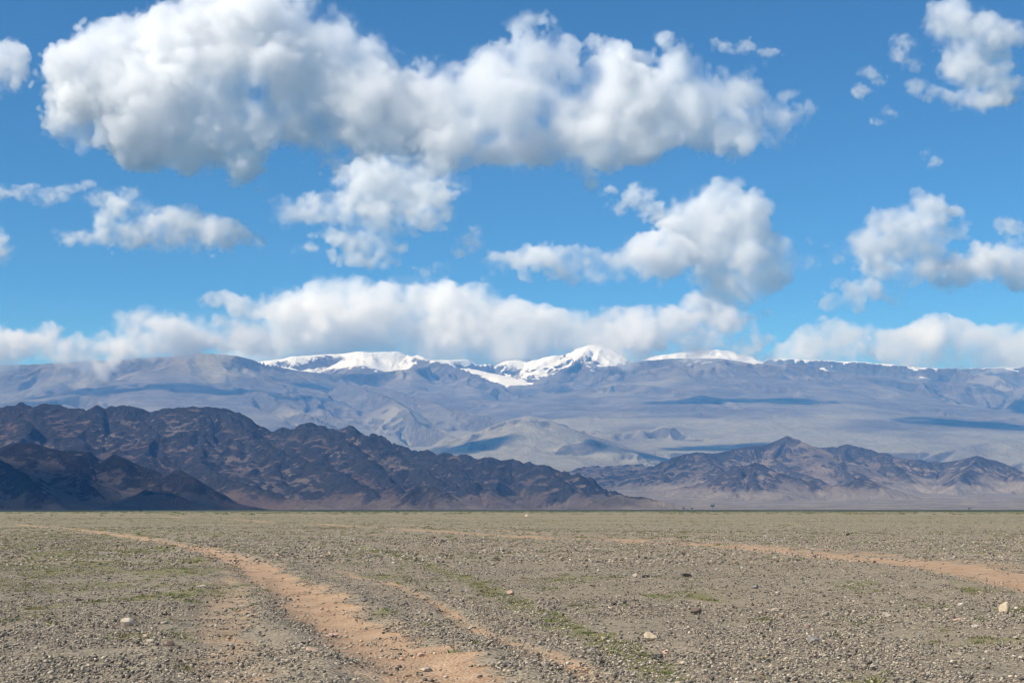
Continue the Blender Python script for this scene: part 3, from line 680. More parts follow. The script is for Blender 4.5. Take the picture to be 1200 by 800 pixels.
CL = [
    ('largest cloud, long grey bellied white mass across the upper left sky', 29000,
     [(200, 105, 130, 70), (320, 100, 130, 62), (430, 130, 120, 55), (560, 135, 130, 60), (700, 130, 130, 58), (820, 130, 95, 45), (240, 30, 60, 30), (330, 28, 60, 28), (95, 95, 58, 52), (150, 70, 70, 55), (215, 62, 80, 62), (295, 58, 80, 60), (360, 70, 80, 55), (425, 100, 60, 50), (110, 140, 55, 38), (180, 140, 75, 55), (250, 140, 80, 60), (320, 110, 80, 48), (390, 125, 80, 32),
      (225, 185, 50, 34), (290, 195, 38, 36), (150, 165, 40, 25), (480, 130, 70, 55), (540, 130, 60, 55), (590, 110, 60, 52), (645, 100, 62, 58), (710, 110, 65, 58), (760, 125, 60, 50), (815, 125, 60, 45), (865, 125, 50, 38), (905, 127, 38, 30),
      (640, 160, 70, 38), (560, 175, 60, 24), (700, 160, 60, 36), (500, 180, 60, 30), (430, 182, 70, 17), (350, 184, 60, 12), (455, 210, 60, 28), (835, 152, 40, 24), (660, 190, 40, 16)], 11),
    ('ragged white cloud hanging below the largest cloud, left of centre', 26800,
     [(350, 245, 38, 18), (395, 240, 48, 22), (440, 250, 48, 26), (490, 250, 40, 22), (515, 235, 18, 16), (430, 280, 42, 22), (400, 275, 35, 16), (450, 298, 24, 16), (360, 298, 22, 10), (450, 218, 62, 24), (480, 235, 55, 26), (420, 300, 40, 14), (500, 215, 40, 20), (445, 200, 55, 22), (490, 200, 45, 18)], 12),
    ('flat based white cloud with a pointed right end above the hills', 29000,
     [(110, 279, 42, 13), (160, 272, 50, 20), (205, 268, 50, 27), (245, 272, 48, 22), (285, 281, 32, 12), (210, 288, 90, 10), (140, 250, 28, 18), (170, 245, 18, 12), (165, 262, 28, 14)], 13),
    ('thin streaky cloud strip above the flat based cloud at left', 29000,
     [(30, 222, 22, 9), (55, 230, 30, 11), (85, 222, 26, 10), (120, 235, 28, 12), (150, 228, 18, 9)], 14),
    ('half cut white cloud puff at the upper left edge', 29000, [(-8, 82, 30, 26), (10, 80, 22, 22), (-30, 85, 40, 24)], 15),
    ('smallest white cloud puff at the left edge', 29000, [(-5, 228, 20, 12), (-30, 230, 30, 14)], 16),
    ('dull greyish cloud puff low at the left edge', 29000, [(-6, 290, 26, 20), (10, 298, 18, 14), (-40, 290, 40, 20)], 17),
    ('small round wisp of cloud above the right end of the largest cloud', 29000, [(775, 46, 15, 11), (788, 52, 12, 8)], 18),
    ('small oblong wisp of cloud in the upper right blue', 29000, [(848, 56, 18, 10), (872, 55, 22, 9), (900, 62, 18, 9)], 19),
    ('tall white cloud in the upper right corner with loose scraps', 29000,
     [(1115, 30, 36, 30), (1150, 48, 45, 34), (1145, 75, 42, 26), (1105, 18, 22, 18), (1185, 45, 22, 20), (1115, 112, 40, 14), (1160, 108, 45, 18), (1195, 105, 30, 14), (1080, 100, 22, 12)], 20),
    ('ragged scrap of cloud left of the corner cloud', 29000, [(1060, 50, 18, 13), (1055, 60, 16, 10), (1075, 75, 14, 10)], 21),
    ('two joined cloud shreds in the upper right blue', 29000, [(1018, 85, 15, 8), (1008, 108, 14, 10), (1030, 95, 12, 8)], 22),
    ('slanting shred of cloud lowest in the upper right blue', 29000, [(1028, 145, 11, 8), (1042, 133, 14, 7)], 23),
    ('heaped grey white cloud right of centre above the long white cloud', 27000,
     [(800, 255, 40, 26), (840, 245, 42, 28), (870, 262, 45, 32), (850, 290, 60, 36), (890, 300, 45, 30), (905, 322, 48, 22), (930, 318, 30, 18), (815, 275, 45, 28), (850, 325, 45, 26), (840, 350, 35, 22), (905, 248, 20, 12)], 24),
    ('long bright white cloud with a flat base right of centre', 26300,
     [(590, 305, 24, 13), (625, 302, 38, 18), (670, 308, 55, 22), (720, 312, 55, 24), (765, 305, 50, 32), (790, 310, 30, 28), (700, 322, 95, 14)], 25),
    ('small torn cloud tuft left above the heaped cloud', 27000, [(728, 242, 18, 9), (748, 232, 20, 14), (765, 245, 16, 12), (775, 256, 18, 8)], 26),
    ('dull grey white cloud at the right with a leaning top', 29000,
     [(1050, 262, 34, 24), (1085, 250, 36, 22), (1075, 275, 50, 26), (1030, 295, 52, 22), (1000, 292, 34, 12), (1055, 315, 55, 26), (1030, 340, 44, 20), (1000, 350, 34, 13), (1110, 275, 24, 14)], 27),
    ('bright flat based white cloud at the right edge', 29000,
     [(1105, 318, 28, 18), (1140, 312, 40, 24), (1185, 312, 45, 26), (1230, 310, 45, 26), (1160, 328, 70, 12)], 28),
    ('faint upright wisp of cloud just right of the hanging cloud', 26800, [(520, 232, 14, 16), (528, 250, 10, 12), (512, 215, 12, 8)], 61),
    ('faint shred of cloud below the upright wisp, left of the long white cloud', 26800, [(548, 283, 20, 12), (535, 292, 14, 9), (560, 272, 12, 8)], 62),
    ('faint flat wisp of cloud just above the long bank', 26800, [(500, 319, 18, 7), (516, 313, 12, 6)], 63),
    ('tiny wisp of cloud above the torn tuft', 26800, [(713, 222, 11, 7), (708, 228, 8, 5)], 64),
    ('faint grey scrap of cloud low between the heaped and leaning clouds', 26800, [(885, 370, 18, 7), (898, 364, 12, 6)], 65),
    ('tiny faint wisp of cloud under the corner cloud', 26800, [(1098, 190, 9, 8), (1088, 180, 8, 6)], 66),
    ('scrap of cloud at the right edge above the bright cloud', 29000, [(1185, 262, 16, 12), (1200, 270, 16, 9)], 29),
]
BANK = 15500
FARBANK = 25500
CL += [
    ('long pale cloud bank lying over the snowy crest', FARBANK,
     [(300, 385, 45, 22), (345, 372, 48, 32), (395, 365, 50, 34), (440, 362, 55, 36), (490, 372, 55, 36), (540, 370, 60, 36), (590, 378, 55, 36), (640, 385, 55, 32), (400, 392, 90, 20), (500, 396, 100, 20), (600, 398, 90, 20), (690, 388, 50, 30), (680, 402, 60, 16), (300, 405, 60, 16), (390, 406, 70, 15), (480, 408, 80, 16), (570, 408, 80, 17), (650, 408, 70, 16), (720, 404, 60, 18)], 31),
    ('grey cloud right of the snowy peak at the end of the bank', BANK,
     [(720, 378, 40, 22), (750, 385, 50, 28), (790, 378, 50, 26), (820, 392, 48, 22), (845, 375, 38, 22), (850, 400, 45, 14), (770, 402, 55, 14), (885, 403, 22, 10), (820, 352, 22, 16), (745, 412, 50, 15), (712, 398, 36, 20), (800, 413, 66, 14), (865, 408, 36, 14), (900, 415, 40, 10)], 32),
    ('small bright cloud tongue above the left end of the bank', FARBANK, [(250, 346, 20, 12), (275, 348, 30, 12), (300, 354, 26, 10)], 33),
    ('rounded cloud cap resting on the left shoulder of the range', BANK,
     [(165, 392, 42, 26), (195, 388, 45, 26), (205, 405, 42, 20), (235, 392, 40, 22), (265, 385, 40, 20), (130, 385, 24, 10), (180, 408, 50, 14), (265, 400, 38, 16), (190, 414, 60, 12), (300, 398, 34, 18), (320, 408, 30, 10)], 34),
    ('ragged veil of cloud on the range at the left edge', BANK,
     [(-20, 402, 40, 26), (20, 405, 30, 22), (48, 402, 26, 24), (55, 385, 16, 14), (75, 410, 34, 22), (105, 412, 38, 20), (115, 420, 46, 12), (40, 425, 50, 9), (92, 398, 16, 12), (0, 415, 60, 16), (130, 408, 36, 18), (100, 404, 36, 20), (128, 398, 38, 20), (155, 410, 40, 14)], 35),
    ('pale cloud bank over the ice cap at the right', FARBANK,
     [(935, 405, 30, 15), (965, 395, 36, 20), (1000, 388, 40, 22), (1040, 392, 48, 24), (1085, 395, 50, 26), (1130, 398, 50, 24), (1175, 400, 48, 22), (1220, 400, 48, 24), (930, 412, 50, 12), (1060, 412, 90, 14), (1160, 414, 70, 14), (1155, 384, 26, 12), (985, 370, 22, 16)], 36),
    ('thin low cloud drifting in front of the cliffs at the far right', BANK, [(1150, 431, 22, 6), (1180, 428, 28, 8), (1215, 430, 30, 8)], 37),
]
tot = 0
for i, (label, D, ells, seed) in enumerate(CL):
    big = len(ells) > 15
    low = D in (BANK, FARBANK)
    if D == FARBANK: ells = [(x, y + 6, rx * 1.15, ry * 1.2) for x, y, rx, ry in ells]
    if low: ells = [(x, y + 3, rx * 1.0, ry * 1.05) for x, y, rx, ry in ells]
    o, nv = cloud(label, D, ells, seed, vox=1.55 if big else (1.5 if low or len(ells) > 6 else 1.2), sig=(0.0075 if D == BANK else 0.0078 * 13500 / D), soft=1.5 if D == BANK else 1.0, deep=1.0 if not low else 1.1)
    tot += nv
# a broad cloud above and behind the top of the picture; its shade lies on the left hills and the far plain
over = []
_r = np.random.default_rng(5)
SH = 2600.0 / math.tan(RAD(SUN_EL)); sdx, sdy = math.sin(RAD(SUN_AZ)), math.cos(RAD(SUN_AZ))
def above(x, y, rx, ry, rz=260.0): over.append((np.array([x + sdx * SH, y + sdy * SH, 2600.0]), rx, ry, rz))
above(-1500, 4050, 900, 620); above(-700, 3900, 620, 420); above(-2300, 4100, 700, 700); above(-1250, 2600, 800, 900); above(0, 2300, 900, 700); above(1000, 2200, 800, 700); above(-600, 1350, 700, 600); above(500, 1400, 700, 550); above(1900, 2500, 700, 800)
o, nv = cloud('broad grey cloud overhead shading the left hills', 12000, over, 41, vox=5.5, sig=0.012, world=True, amp=0.7)
tot += nv
# smaller unseen clouds added above the frame to shade patches of the range
def shade_at(px, py, Y, rx, ry, label, seed):
    global tot
    p = at(px, py, Y); z = 2500.0
    while True:
        k = (z - p[2]) / math.tan(RAD(SUN_EL)); q = np.array([p[0] + sdx * k, p[1] + sdy * k, z])
        if z > 0.43 * math.hypot(q[0], q[1]): break
        z += 50.0
    e = [(q, rx, ry, 170.0), (q + np.array([0.6 * rx, 0.3 * ry, 20.0]), 0.6 * rx, 0.7 * ry, 130.0), (q + np.array([-0.7 * rx, -0.2 * ry, -20.0]), 0.6 * rx, 0.6 * ry, 130.0)]
    o, nv = cloud(label, 12000, e, seed, vox=4.5, sig=0.012, world=True, amp=1.0); tot += nv
shade_at(555, 521, 11.75e3, 330, 260, 'small cloud added overhead to shade the pale foothill', 51)
shade_at(728, 519, 11.5e3, 260, 240, 'small cloud added overhead to shade the foothill ridge right of it', 52)
shade_at(862, 538, 12.2e3, 420, 260, 'long small cloud added overhead to shade the slope behind the right hills', 53)
shade_at(1130, 497, 14.3e3, 620, 420, 'wider cloud added overhead to shade the far right slopes', 54)
shade_at(1128, 462, 17.2e3, 330, 420, 'cloud added overhead to shade the cliffs at the far right', 55)
shade_at(385, 446, 17.2e3, 520, 330, 'cloud added overhead to shade the left crest below the snow', 56)
print('clouds %.1fs, %.1f M cells' % (time.time() - T0, tot / 1e6))

# ------------------------------------------------------------------ scattered stones, grass, rocks, trees
def ico(sub=0):
    b = bmesh.new(); bmesh.ops.create_icosphere(b, subdivisions=sub + 1, radius=1.0)
    v = np.array([x.co[:] for x in b.verts], np.float32)
    f = np.array([[l.vert.index for l in fc.loops] for fc in b.faces], np.int32)
    b.free(); return v, f
ICO0, ICO1, ICO2, ICO3 = ico(0), ico(1), ico(2), ico(3)

def facet_stone(rng, v, cuts=9, depth=0.55):
    """Unit directions v pushed in to a set of random cutting planes: an angular broken stone."""
    r = np.full(len(v), 1.15)
    for _ in range(cuts):
        n = rng.normal(size=3); n /= np.linalg.norm(n)
        d = v @ n; c = rng.uniform(depth, 0.92)
        r = np.minimum(r, np.where(d > 1e-3, c / np.maximum(d, 1e-3), 9.0))
    return v * r[:, None]

PAL = np.array([(.29, .245, .185), (.37, .305, .22), (.43, .355, .255), (.245, .21, .16), (.145, .128, .11), (.06, .055, .05), (.51, .43, .32), (.50, .45, .37), (.31, .22, .14), (.20, .125, .085), (.17, .175, .15)], np.float32)
PALW = np.array([.19, .16, .11, .15, .13, .09, .045, .012, .05, .035, .035]); PALW /= PALW.sum()

def scatter_nodes(name):
    """Own mesh of the object = a few source pieces (faces, each with a piece number) + loose points; puts a piece on every point."""
    g = bpy.data.node_groups.new(name, 'GeometryNodeTree')
    g.interface.new_socket('Geometry', in_out='INPUT', socket_type='NodeSocketGeometry')
    g.interface.new_socket('Geometry', in_out='OUTPUT', socket_type='NodeSocketGeometry')
    N = g.nodes.new; L = g.links.new
    gi = N('NodeGroupInput'); go = N('NodeGroupOutput')
    def at_(nm, ty):
        n = N('GeometryNodeInputNamedAttribute'); n.data_type = ty; n.inputs[0].default_value = nm; return n.outputs[0]
    sg = N('GeometryNodeSeparateGeometry'); sg.domain = 'POINT'
    cm = N('FunctionNodeCompare'); cm.data_type = 'INT'; cm.operation = 'GREATER_EQUAL'; cm.inputs[3].default_value = 0
    L(at_('piece', 'INT'), cm.inputs[2]); L(gi.outputs[0], sg.inputs[0]); L(cm.outputs[0], sg.inputs[1])
    sp = N('GeometryNodeSplitToInstances'); sp.domain = 'POINT'; L(sg.outputs[0], sp.inputs[0]); L(at_('piece', 'INT'), sp.inputs['Group ID'])
    ip = N('GeometryNodeInstanceOnPoints')
    L(sg.outputs[1], ip.inputs['Points']); L(sp.outputs[0], ip.inputs['Instance']); ip.inputs['Pick Instance'].default_value = True
    L(at_('pick', 'INT'), ip.inputs['Instance Index']); L(at_('rot', 'FLOAT_VECTOR'), ip.inputs['Rotation']); L(at_('scl', 'FLOAT_VECTOR'), ip.inputs['Scale'])
    L(ip.outputs[0], go.inputs[0])
    return g
SCATTER = scatter_nodes('scatter')

def scatter(name, label, pieces, pts, rot, scl, pick, mat):
    """pieces: list of (verts, faces, vertex colours)."""
    V = []; Fc = []; Cc = []; Pi = []; off = 0
    for k, (v, f, c) in enumerate(pieces):
        V.append(v); Fc.append(f + off); Cc.append(c); Pi.append(np.full(len(v), k)); off += len(v)
    npt = len(pts)
    V = np.concatenate(V + [pts]).astype(np.float32); f = np.concatenate(Fc).astype(np.int32)
    Cc = np.concatenate(Cc + [np.zeros((npt, 3))]); Pi = np.concatenate(Pi + [np.full(npt, -1)]).astype(np.int32)
    me = bpy.data.meshes.new(name)
    me.vertices.add(len(V)); me.vertices.foreach_set('co', V.ravel())
    me.loops.add(f.size); me.loops.foreach_set('vertex_index', f.ravel())
    me.polygons.add(len(f)); me.polygons.foreach_set('loop_start', np.arange(0, f.size, 3, dtype=np.int32))
    me.update(calc_edges=True)
    ca = me.attributes.new('tone', 'FLOAT_COLOR', 'POINT'); ca.data.foreach_set('color', np.concatenate([Cc, np.ones((len(V), 1))], 1).astype(np.float32).ravel())
    me.attributes.new('piece', 'INT', 'POINT').data.foreach_set('value', Pi)
    z3 = np.zeros((off, 3))
    me.attributes.new('rot', 'FLOAT_VECTOR', 'POINT').data.foreach_set('vector', np.concatenate([z3, rot]).astype(np.float32).ravel())
    me.attributes.new('scl', 'FLOAT_VECTOR', 'POINT').data.foreach_set('vector', np.concatenate([z3, scl]).astype(np.float32).ravel())
    me.attributes.new('pick', 'INT', 'POINT').data.foreach_set('value', np.concatenate([np.zeros(off), pick]).astype(np.int32))
    o = link(name, me, mat)
    o.modifiers.new('scatter', 'NODES').node_group = SCATTER
    return tag(o, label, kind='stuff')

def stone_material():
    t = NT('gravel_stone')
    c = t.attr('tone').outputs['Color']; p = t.pos()
    r = t.n('ShaderNodeObjectInfo').outputs['Random']
    b = t.noise(p, 60.0, 4, 0.6); big = t.noise(p, 0.5, 4, 0.6)
    col = t.mix(t.remap(b, 0.3, 0.75, 0.0, 0.45), c, t.mix(0.5, c, (0.30, 0.255, 0.195)))
    col = t.mix(t.remap(big, 0.42, 0.7, 0.0, 0.4), col, t.mix(0.55, c, (0.26, 0.205, 0.14)))
    k = t.n('ShaderNodeHueSaturation', ins={'Color': col, 'Value': t.math('ADD', t.math('MULTIPLY', r, 0.35), 0.85)}).outputs[0]
    return t.bsdf(k, 0.85, t.bump(b, 0.004, 0.6), 0.25)
STONE_MAT = stone_material()

def stone_clump(rng, n, radius, smin, smax_, src=ICO0, flat=(0.45, 0.8)):
    V = []; Fs = []; Cs = []; off = 0
    for _ in range(n):
        a = rng.uniform(0, 2 * math.pi); d = radius * math.sqrt(rng.random())
        s = 0.5 * min(smax_, smin * math.exp(abs(rng.normal()) * 0.55))
        if src is ICO0:
            v = src[0] * rng.uniform(0.72, 1.12, (len(src[0]), 1))
        else:
            v = facet_stone(rng, src[0], 8)
        sx, sy, sz = rng.uniform(0.75, 1.3), rng.uniform(0.65, 1.0), rng.uniform(*flat)
        v = v * np.array([sx, sy, sz]) * s
        th = rng.uniform(0, 6.28); ti = rng.normal() * 0.22
        c, n_ = math.cos(ti), math.sin(ti)
        v = v @ np.array([[1, 0, 0], [0, c, -n_], [0, n_, c]])
        c, n_ = math.cos(th), math.sin(th)
        v = v @ np.array([[c, -n_, 0], [n_, c, 0], [0, 0, 1]])
        v = v + np.array([d * math.cos(a), d * math.sin(a), sz * s * 0.45])
        col = PAL[rng.choice(len(PAL), p=PALW)] * rng.uniform(0.85, 1.15)
        V.append(v); Fs.append(src[1] + off); Cs.append(np.repeat(col[None], len(v), 0)); off += len(v)
    return np.concatenate(V), np.concatenate(Fs), np.concatenate(Cs)

def scatter_points(rng, y0, y1, dens, keep, side=0.385, margin=1.2):
    area = (side * (y0 + y1) + 2 * margin) * (y1 - y0)
    n = int(area * dens)
    y = rng.uniform(y0, y1, n); hw = side * y + margin
    m = rng.random(n) < hw / hw.max()
    y = y[m]; x = rng.uniform(-1, 1, len(y)) * (side * y + margin)
    z, s, g = ground(x, y)
    m = rng.random(len(y)) < keep(x, y, s, g)
    return np.stack([x, y, z], -1)[m]

rng = np.random.default_rng(77)
def patchy(x, y, sc_=2.5, seed=5): return sstep(-0.75, 0.35, fbm(x / sc_, y / (1.3 * sc_), seed, 3))

def put(name, label, pieces, bands, mat, smin, smax_, tilt=0.12):
    P_ = []
    for y0, y1, dens, keep in bands: P_.append(scatter_points(rng, y0, y1, dens, keep))
    pts = np.concatenate(P_); n = len(pts)
    rot = np.stack([rng.normal(size=n) * tilt, rng.normal(size=n) * tilt, rng.uniform(0, 6.283, n)], -1)
    s = rng.uniform(smin, smax_, (n, 1)); scl = np.repeat(s, 3, 1)
    print(name, n)
    return scatter(name, label, pieces, pts, rot, scl, rng.integers(0, len(pieces), n), mat)

kg = lambda x, y, s, g: (1 - 0.93 * np.clip(s * 1.15, 0, 1)) * (0.25 + 0.75 * patchy(x, y)) * (1 - 0.35 * g)
near_p = [stone_clump(rng, 18, 0.17, 0.012, 0.046, ICO0) for _ in range(14)]
put('gravel', 'grey and tan gravel strewn over the near ground', near_p,
    [(6.5, 16, 95, kg), (16, 26, 78, kg), (26, 42, 40, kg)], STONE_MAT, 0.8, 1.35)
mid_p = [stone_clump(rng, 16, 0.8, 0.032, 0.085, ICO0) for _ in range(10)]
put('gravel', 'coarse pale stones thinning out over the middle ground', mid_p,
    [(18, 40, 0.15, kg), (40, 75, 4.2, kg), (75, 130, 1.1, kg), (130, 240, 0.4, kg), (240, 460, 0.12, kg)], STONE_MAT, 0.8, 1.5)
one_p = [stone_clump(rng, 1, 0.0, 0.07, 0.10, ICO1, (0.4, 0.7)) for _ in range(16)]
put('gravel', 'scattered single cobbles lying on the gravel', one_p,
    [(10, 40, 0.05, lambda x, y, s, g: 0.4 + 0.6 * patchy(x, y)), (40, 120, 0.035, lambda x, y, s, g: np.ones(len(x)))], STONE_MAT, 0.6, 1.5)
clod_p = [stone_clump(rng, 7, 0.14, 0.016, 0.06, ICO0) for _ in range(6)]
for k_, (v_, f_, c_) in enumerate(clod_p):
    clod_p[k_] = (v_, f_, np.where(rng.random((len(v_), 1)) < 0.0, c_, np.array([[0.33, 0.205, 0.12]]) * (0.75 + 0.5 * c_.mean(1, keepdims=True) / 0.22)))
put('gravel', 'sandy clods and small stones in the wheel tracks', clod_p,
    [(9, 34, 9.0, lambda x, y, s, g: np.clip(s * 1.2, 0, 1) * patchy(x, y, 1.2, 8))], STONE_MAT, 0.7, 1.4)

def grass_material():
    t = NT('grass_blades')
    c = t.attr('tone').outputs['Color']; r = t.n('ShaderNodeObjectInfo').outputs['Random']
    k = t.n('ShaderNodeHueSaturation', ins={'Color': c, 'Value': t.math('ADD', t.math('MULTIPLY', r, 0.5), 0.75), 'Hue': t.math('ADD', t.math('MULTIPLY', r, 0.05), 0.475)}).outputs[0]
    return t.bsdf(k, 0.8, None, 0.1)

def tuft(rng, n=46, rad=0.085, hmin=0.018, hmax=0.05):
    V = []; Fs = []; Cs = []
    for k in range(n):
        a = rng.uniform(0, 6.283); d = rad * math.sqrt(rng.random()) ; b = rng.uniform(0, 6.283)
        h = rng.uniform(hmin, hmax) * (1.15 - 0.6 * d / rad); w = rng.uniform(0.0025, 0.006); le = h * rng.uniform(0.3, 1.1)
        x, y = d * math.cos(a), d * math.sin(a)
        V += [(x - w * math.sin(b), y + w * math.cos(b), -0.004), (x + w * math.sin(b), y - w * math.cos(b), -0.004), (x + le * math.cos(b), y + le * math.sin(b), h)]
        Fs.append((3 * k, 3 * k + 1, 3 * k + 2))
        c = np.array((0.105, 0.135, 0.032)) if rng.random() < 0.72 else np.array((0.24, 0.20, 0.085))
        Cs += [c * rng.uniform(0.75, 1.2)] * 3
    return np.array(V), np.array(Fs, np.int32), np.array(Cs)
tufts = [tuft(rng) for _ in range(8)]
GRASS = grass_material()
kfar = lambda x, y, s, g: (1 - 0.95 * s) * (0.25 + 0.75 * patchy(x, y, 9.0, 15))
kgr = lambda x, y, s, g: np.clip((g - 0.30) * 1.5, 0, 1) * sstep(-0.25, 0.35, fbm(x / 0.5, y / 0.5, 88, 3))
put('grass', 'short sparse green grass between the stones', tufts,
    [(9, 28, 30, kgr), (28, 60, 14, kgr), (9, 60, 0.6, lambda x, y, s, g: (1 - s) * 0.8)], GRASS, 0.7, 1.5)
put('grass', 'sparse dry grass clumps far out on the plain', tufts,
    [(45, 120, 0.8, kfar), (120, 330, 0.22, kfar)], GRASS, 1.2, 2.8)

put('scrub', 'low dark scrub along the far edge of the plain', tufts,
    [(380, 1000, 0.012, lambda x, y, s, g: patchy(x, y, 60.0, 25)), (1000, 2400, 0.0016, lambda x, y, s, g: patchy(x, y, 150.0, 27))], GRASS, 5.0, 16.0)

def rock_material(name, c1, c2, c3):
    t = NT(name); p = t.n('ShaderNodeTexCoord').outputs['Object']
    a = t.noise(p, 9.0, 6, 0.65); b = t.noise(p, 45.0, 5, 0.7)
    col = t.mix(t.remap(a, 0.35, 0.65), c1, c2)
    col = t.mix(t.remap(b, 0.58, 0.75, 0.0, 0.7), col, c3)
    return t.bsdf(col, 0.88, t.bump(t.math('ADD', a, t.math('MULTIPLY', b, 0.5)), 0.012, 0.9), 0.2)
ROCKS = {
    'tan': rock_material('rock_tan', (.42, .32, .21), (.52, .42, .29), (.26, .19, .13)),
    'pale': rock_material('rock_pale', (.42, .345, .255), (.50, .42, .32), (.28, .225, .165)),
    'white': rock_material('rock_white', (.44, .39, .315), (.51, .46, .38), (.32, .27, .21)),
    'pink': rock_material('rock_pink', (.44, .29, .21), (.54, .37, .27), (.33, .23, .17)),
    'brown': rock_material('rock_brown', (.16, .11, .08), (.25, .18, .13), (.09, .065, .05)),
    'black': rock_material('rock_black', (.035, .033, .033), (.06, .056, .054), (.10, .09, .08)),
    'grey': rock_material('rock_grey', (.20, .185, .165), (.29, .27, .235), (.10, .10, .10)),
}
RK = [  # photo x, y of the foot, width px, height/width, colour, label
    (149, 734, 16, .62, 'pale', 'large pale cream rock with a notched underside left of the tracks'),
    (762, 750, 16, .66, 'tan', 'smooth rounded tan rock on gravel, right of the green strip'),
    (1177, 715, 13, .88, 'tan', 'upright blocky tan rock near the right edge below the road'),
    (816, 715, 15, .52, 'brown', 'low brown rock behind the smooth tan rock'),
    (617, 605, 5, .85, 'tan', 'lone ochre boulder standing far out on the plain edge'),
    (598, 698, 10, .62, 'pink', 'pinkish tan rock beside the green strip, middle of the gravel'),
    (196, 761, 14, .42, 'brown', 'dark brown wedge shaped stone in front of the notched cream rock'),
    (208, 763, 9, .45, 'brown', 'small brown stone touching the dark wedge shaped stone'),
    (324, 653, 6, .8, 'pink', 'small tan stone at the bend of the main track'),
    (371, 661, 8, .45, 'brown', 'flat brown stone right of the track bend'),
    (170, 748, 8, .55, 'pink', 'orange tan stone close behind the dark wedge shaped stone'),
    (389, 741, 15, .33, 'pink', 'flat pinkish slab lying in the sandy main track'),
    (365, 777, 15, .28, 'pink', 'thin pinkish slab left of the sandy main track'),
    (519, 636, 6, .65, 'black', 'black stone near the far gravel strip'),
    (527, 642, 7, .5, 'grey', 'flat grey stone just right of a black stone'),
    (508, 631, 5, .6, 'brown', 'little brown stone just beyond a black stone'),
    (476, 711, 7, .62, 'black', 'shiny black stone on the gravel between the two sandy ruts'),
    (745, 675, 8, .55, 'pale', 'pale stone beside a dark flat stone in mid gravel'),
    (757, 676, 9, .38, 'black', 'dark flat stone right of a pale stone in mid gravel'),
    (688, 653, 7, .6, 'grey', 'pale grey stone just below the far road'),
    (493, 767, 9, .62, 'pink', 'orange stone on the near part of the sandy track'),
    (500, 783, 15, .35, 'pale', 'pale flat stone at the near edge of the sandy track'),
    (780, 771, 9, .75, 'pink', 'small pink stone just below the smooth tan rock'),
    (772, 773, 10, .42, 'black', 'dark stone leaning on the small pink stone'),
    (694, 766, 12, .4, 'grey', 'flat dark grey stone between the green strip and the thin rut'),
    (1039, 720, 9, .58, 'pale', 'pale cream stone right of the grass patch'),
    (1126, 708, 7, .6, 'white', 'whitish stone left of the upright blocky rock'),
    (805, 675, 12, .35, 'black', 'wide black slab in the middle distance at right'),
    (885, 690, 9, .4, 'grey', 'bluish grey flat stone in the right gravel'),
    (908, 711, 10, .45, 'pale', 'pale flat stone left of the grass patch'),
    (953, 750, 13, .6, 'grey', 'squarish grey rock in the near right gravel'),
    (897, 630, 5, .7, 'white', 'white stone beyond the far road'),
    (994, 627, 5, .6, 'black', 'black stone beyond the far road'),
    (1122, 726, 11, .3, 'pink', 'thin orange slab in front of the whitish stone'),
    (92, 703, 8, .55, 'black', 'black stone in the left gravel'),
    (192, 723, 8, .55, 'black', 'black stone just right of the notched cream rock'),
    (1143, 735, 9, .4, 'white', 'flat white stone nearest the right edge of the gravel'),
    (640, 719, 8, .45, 'grey', 'flat grey stone right of the green strip start'),
    (235, 690, 12, .2, 'pale', 'thin pale slab lying left of the main track'),
]
def make_rock(px, py, wpx, ratio, tone, label, seed):
    r_ = np.random.default_rng(seed)
    x, y = on_ground(px, py)
    w = wpx * math.hypot(x, y, EYE) / F
    v = facet_stone(r_, ICO3[0], 13, 0.6)
    nrm = perlin(v[:, 0] * 2.2 + seed, v[:, 1] * 2.2 + v[:, 2] * 1.7, seed) * 0.09
    v = v * (1 + nrm[:, None])
    v = v - (v.max(0) + v.min(0)) / 2; v = v / (v.max(0) - v.min(0)) 
    v = v * np.array([w, w * r_.uniform(0.65, 0.9), max(w * ratio * 1.15, 0.02)])
    me = bpy.data.meshes.new('rock')
    me.from_pydata(v.tolist(), [], ICO3[1].tolist()); me.update()
    o = link('rock', me, ROCKS[tone])
    z = float(ground(np.array([x]), np.array([y]))[0][0])
    o.location = (x, y, z + w * ratio * 0.40)
    o.rotation_euler = (r_.normal() * 0.08, r_.normal() * 0.08, r_.normal() * 0.25)
    return tag(o, label, 'rock', 'larger rocks lying on the gravel plain')
for i, a in enumerate(RK): make_rock(*a, seed=(907 if i == 0 else 300 + i))

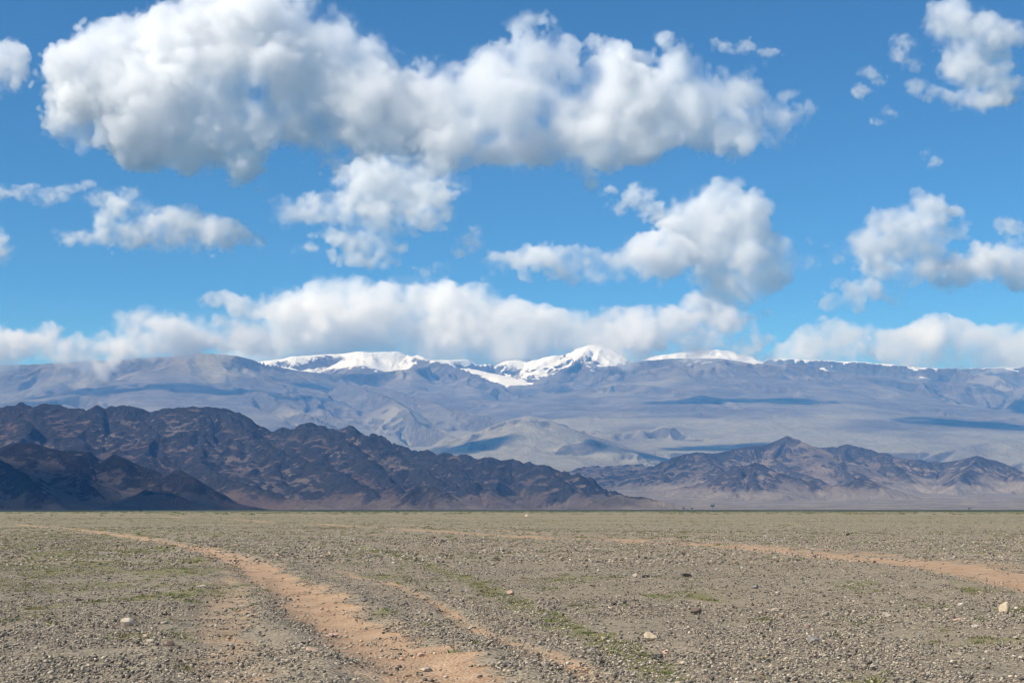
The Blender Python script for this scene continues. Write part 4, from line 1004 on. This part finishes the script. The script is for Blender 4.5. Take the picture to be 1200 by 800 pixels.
# a few small trees far out where the plain meets the hills
bark = NT('bark').bsdf((0.07, 0.055, 0.045), 0.9)
lt = NT('leaves'); ln_ = lt.noise(lt.pos(), 1.1, 3, 0.6)
leafm = lt.bsdf(lt.mix(lt.remap(ln_, 0.35, 0.65), (0.030, 0.042, 0.022), (0.065, 0.08, 0.035)), 0.8)
def make_tree(px, Y, h, w, label, seed):
    r_ = np.random.default_rng(seed)
    x = at(px, 590, Y)[0]
    b = bmesh.new()
    def limb(p, q, r0, r1, k=7):
        p, q = np.array(p, float), np.array(q, float); d = q - p; d /= np.linalg.norm(d)
        u = np.cross(d, (0.3, 0.9, 0.1)); u /= np.linalg.norm(u); v = np.cross(d, u)
        A = [b.verts.new(p + r0 * (math.cos(t) * u + math.sin(t) * v)) for t in np.linspace(0, 6.283, k, endpoint=False)]
        B = [b.verts.new(q + r1 * (math.cos(t) * u + math.sin(t) * v)) for t in np.linspace(0, 6.283, k, endpoint=False)]
        for i in range(k): b.faces.new((A[i], A[(i + 1) % k], B[(i + 1) % k], B[i]))
        b.faces.new(B)
    limb((0, 0, -0.4), (0.1, 0, h * 0.45), 0.045 * h, 0.03 * h)
    tips = []
    for k in range(7):
        a = k * 0.9 + r_.uniform(0, .4); e = (0.34 * w * math.cos(a) + .1, 0.34 * w * math.sin(a), h * r_.uniform(.55, .85))
        limb((0.1, 0, h * r_.uniform(.3, .45)), e, 0.02 * h, 0.006 * h, 5); tips.append(e)
    tm = bpy.data.meshes.new('trunk'); b.to_mesh(tm); b.free()
    V = []; Fs = []
    cl = [(np.array(e) + r_.normal(size=3) * .05 * h, r_.uniform(.16, .26) * w) for e in tips for _ in range(2)] + [(np.array((0.1, 0, h * .85)), .25 * w)]
    for k in range(900):
        c, rr = cl[r_.integers(len(cl))]
        d = r_.normal(size=3); d /= np.linalg.norm(d); p = c + d * rr * r_.uniform(.4, 1.0) * np.array([1, 1, .75])
        p[2] = max(p[2], 0.15 * h)
        a, q = r_.normal(size=3), r_.normal(size=3); s = 0.035 * h
        V += [p + a * s, p + q * s, p - (a + q) * s * .6]; Fs.append((3 * k, 3 * k + 1, 3 * k + 2))
    cm = bpy.data.meshes.new('crown'); cm.from_pydata([tuple(v) for v in V], [], Fs); cm.update()
    root = bpy.data.objects.new('tree', None); COL.objects.link(root)
    gzz = max(float(base_z(Y)), float(ground(np.array([x]), np.array([Y]))[0][0]))
    root.location = (x, Y, gzz - 0.3)
    link('trunk', tm, bark, root); link('crown', cm, leafm, root)
    return tag(root, label, 'tree', 'small dark trees at the far edge of the plain')
make_tree(835, 5200, 15.0, 17.0, 'lone round dark tree on the pale fan below the right hills', 1)
make_tree(801, 4700, 8.0, 11.0, 'low dark tree left of the lone round tree', 2)
make_tree(811, 3300, 5.5, 6.0, 'dark little tree standing in the shaded edge of the plain', 3)
make_tree(1136, 3400, 5.0, 8.0, 'low dark bushy tree at the plain edge under the right hills', 4)
print('scatter %.1fs' % (time.time() - T0))
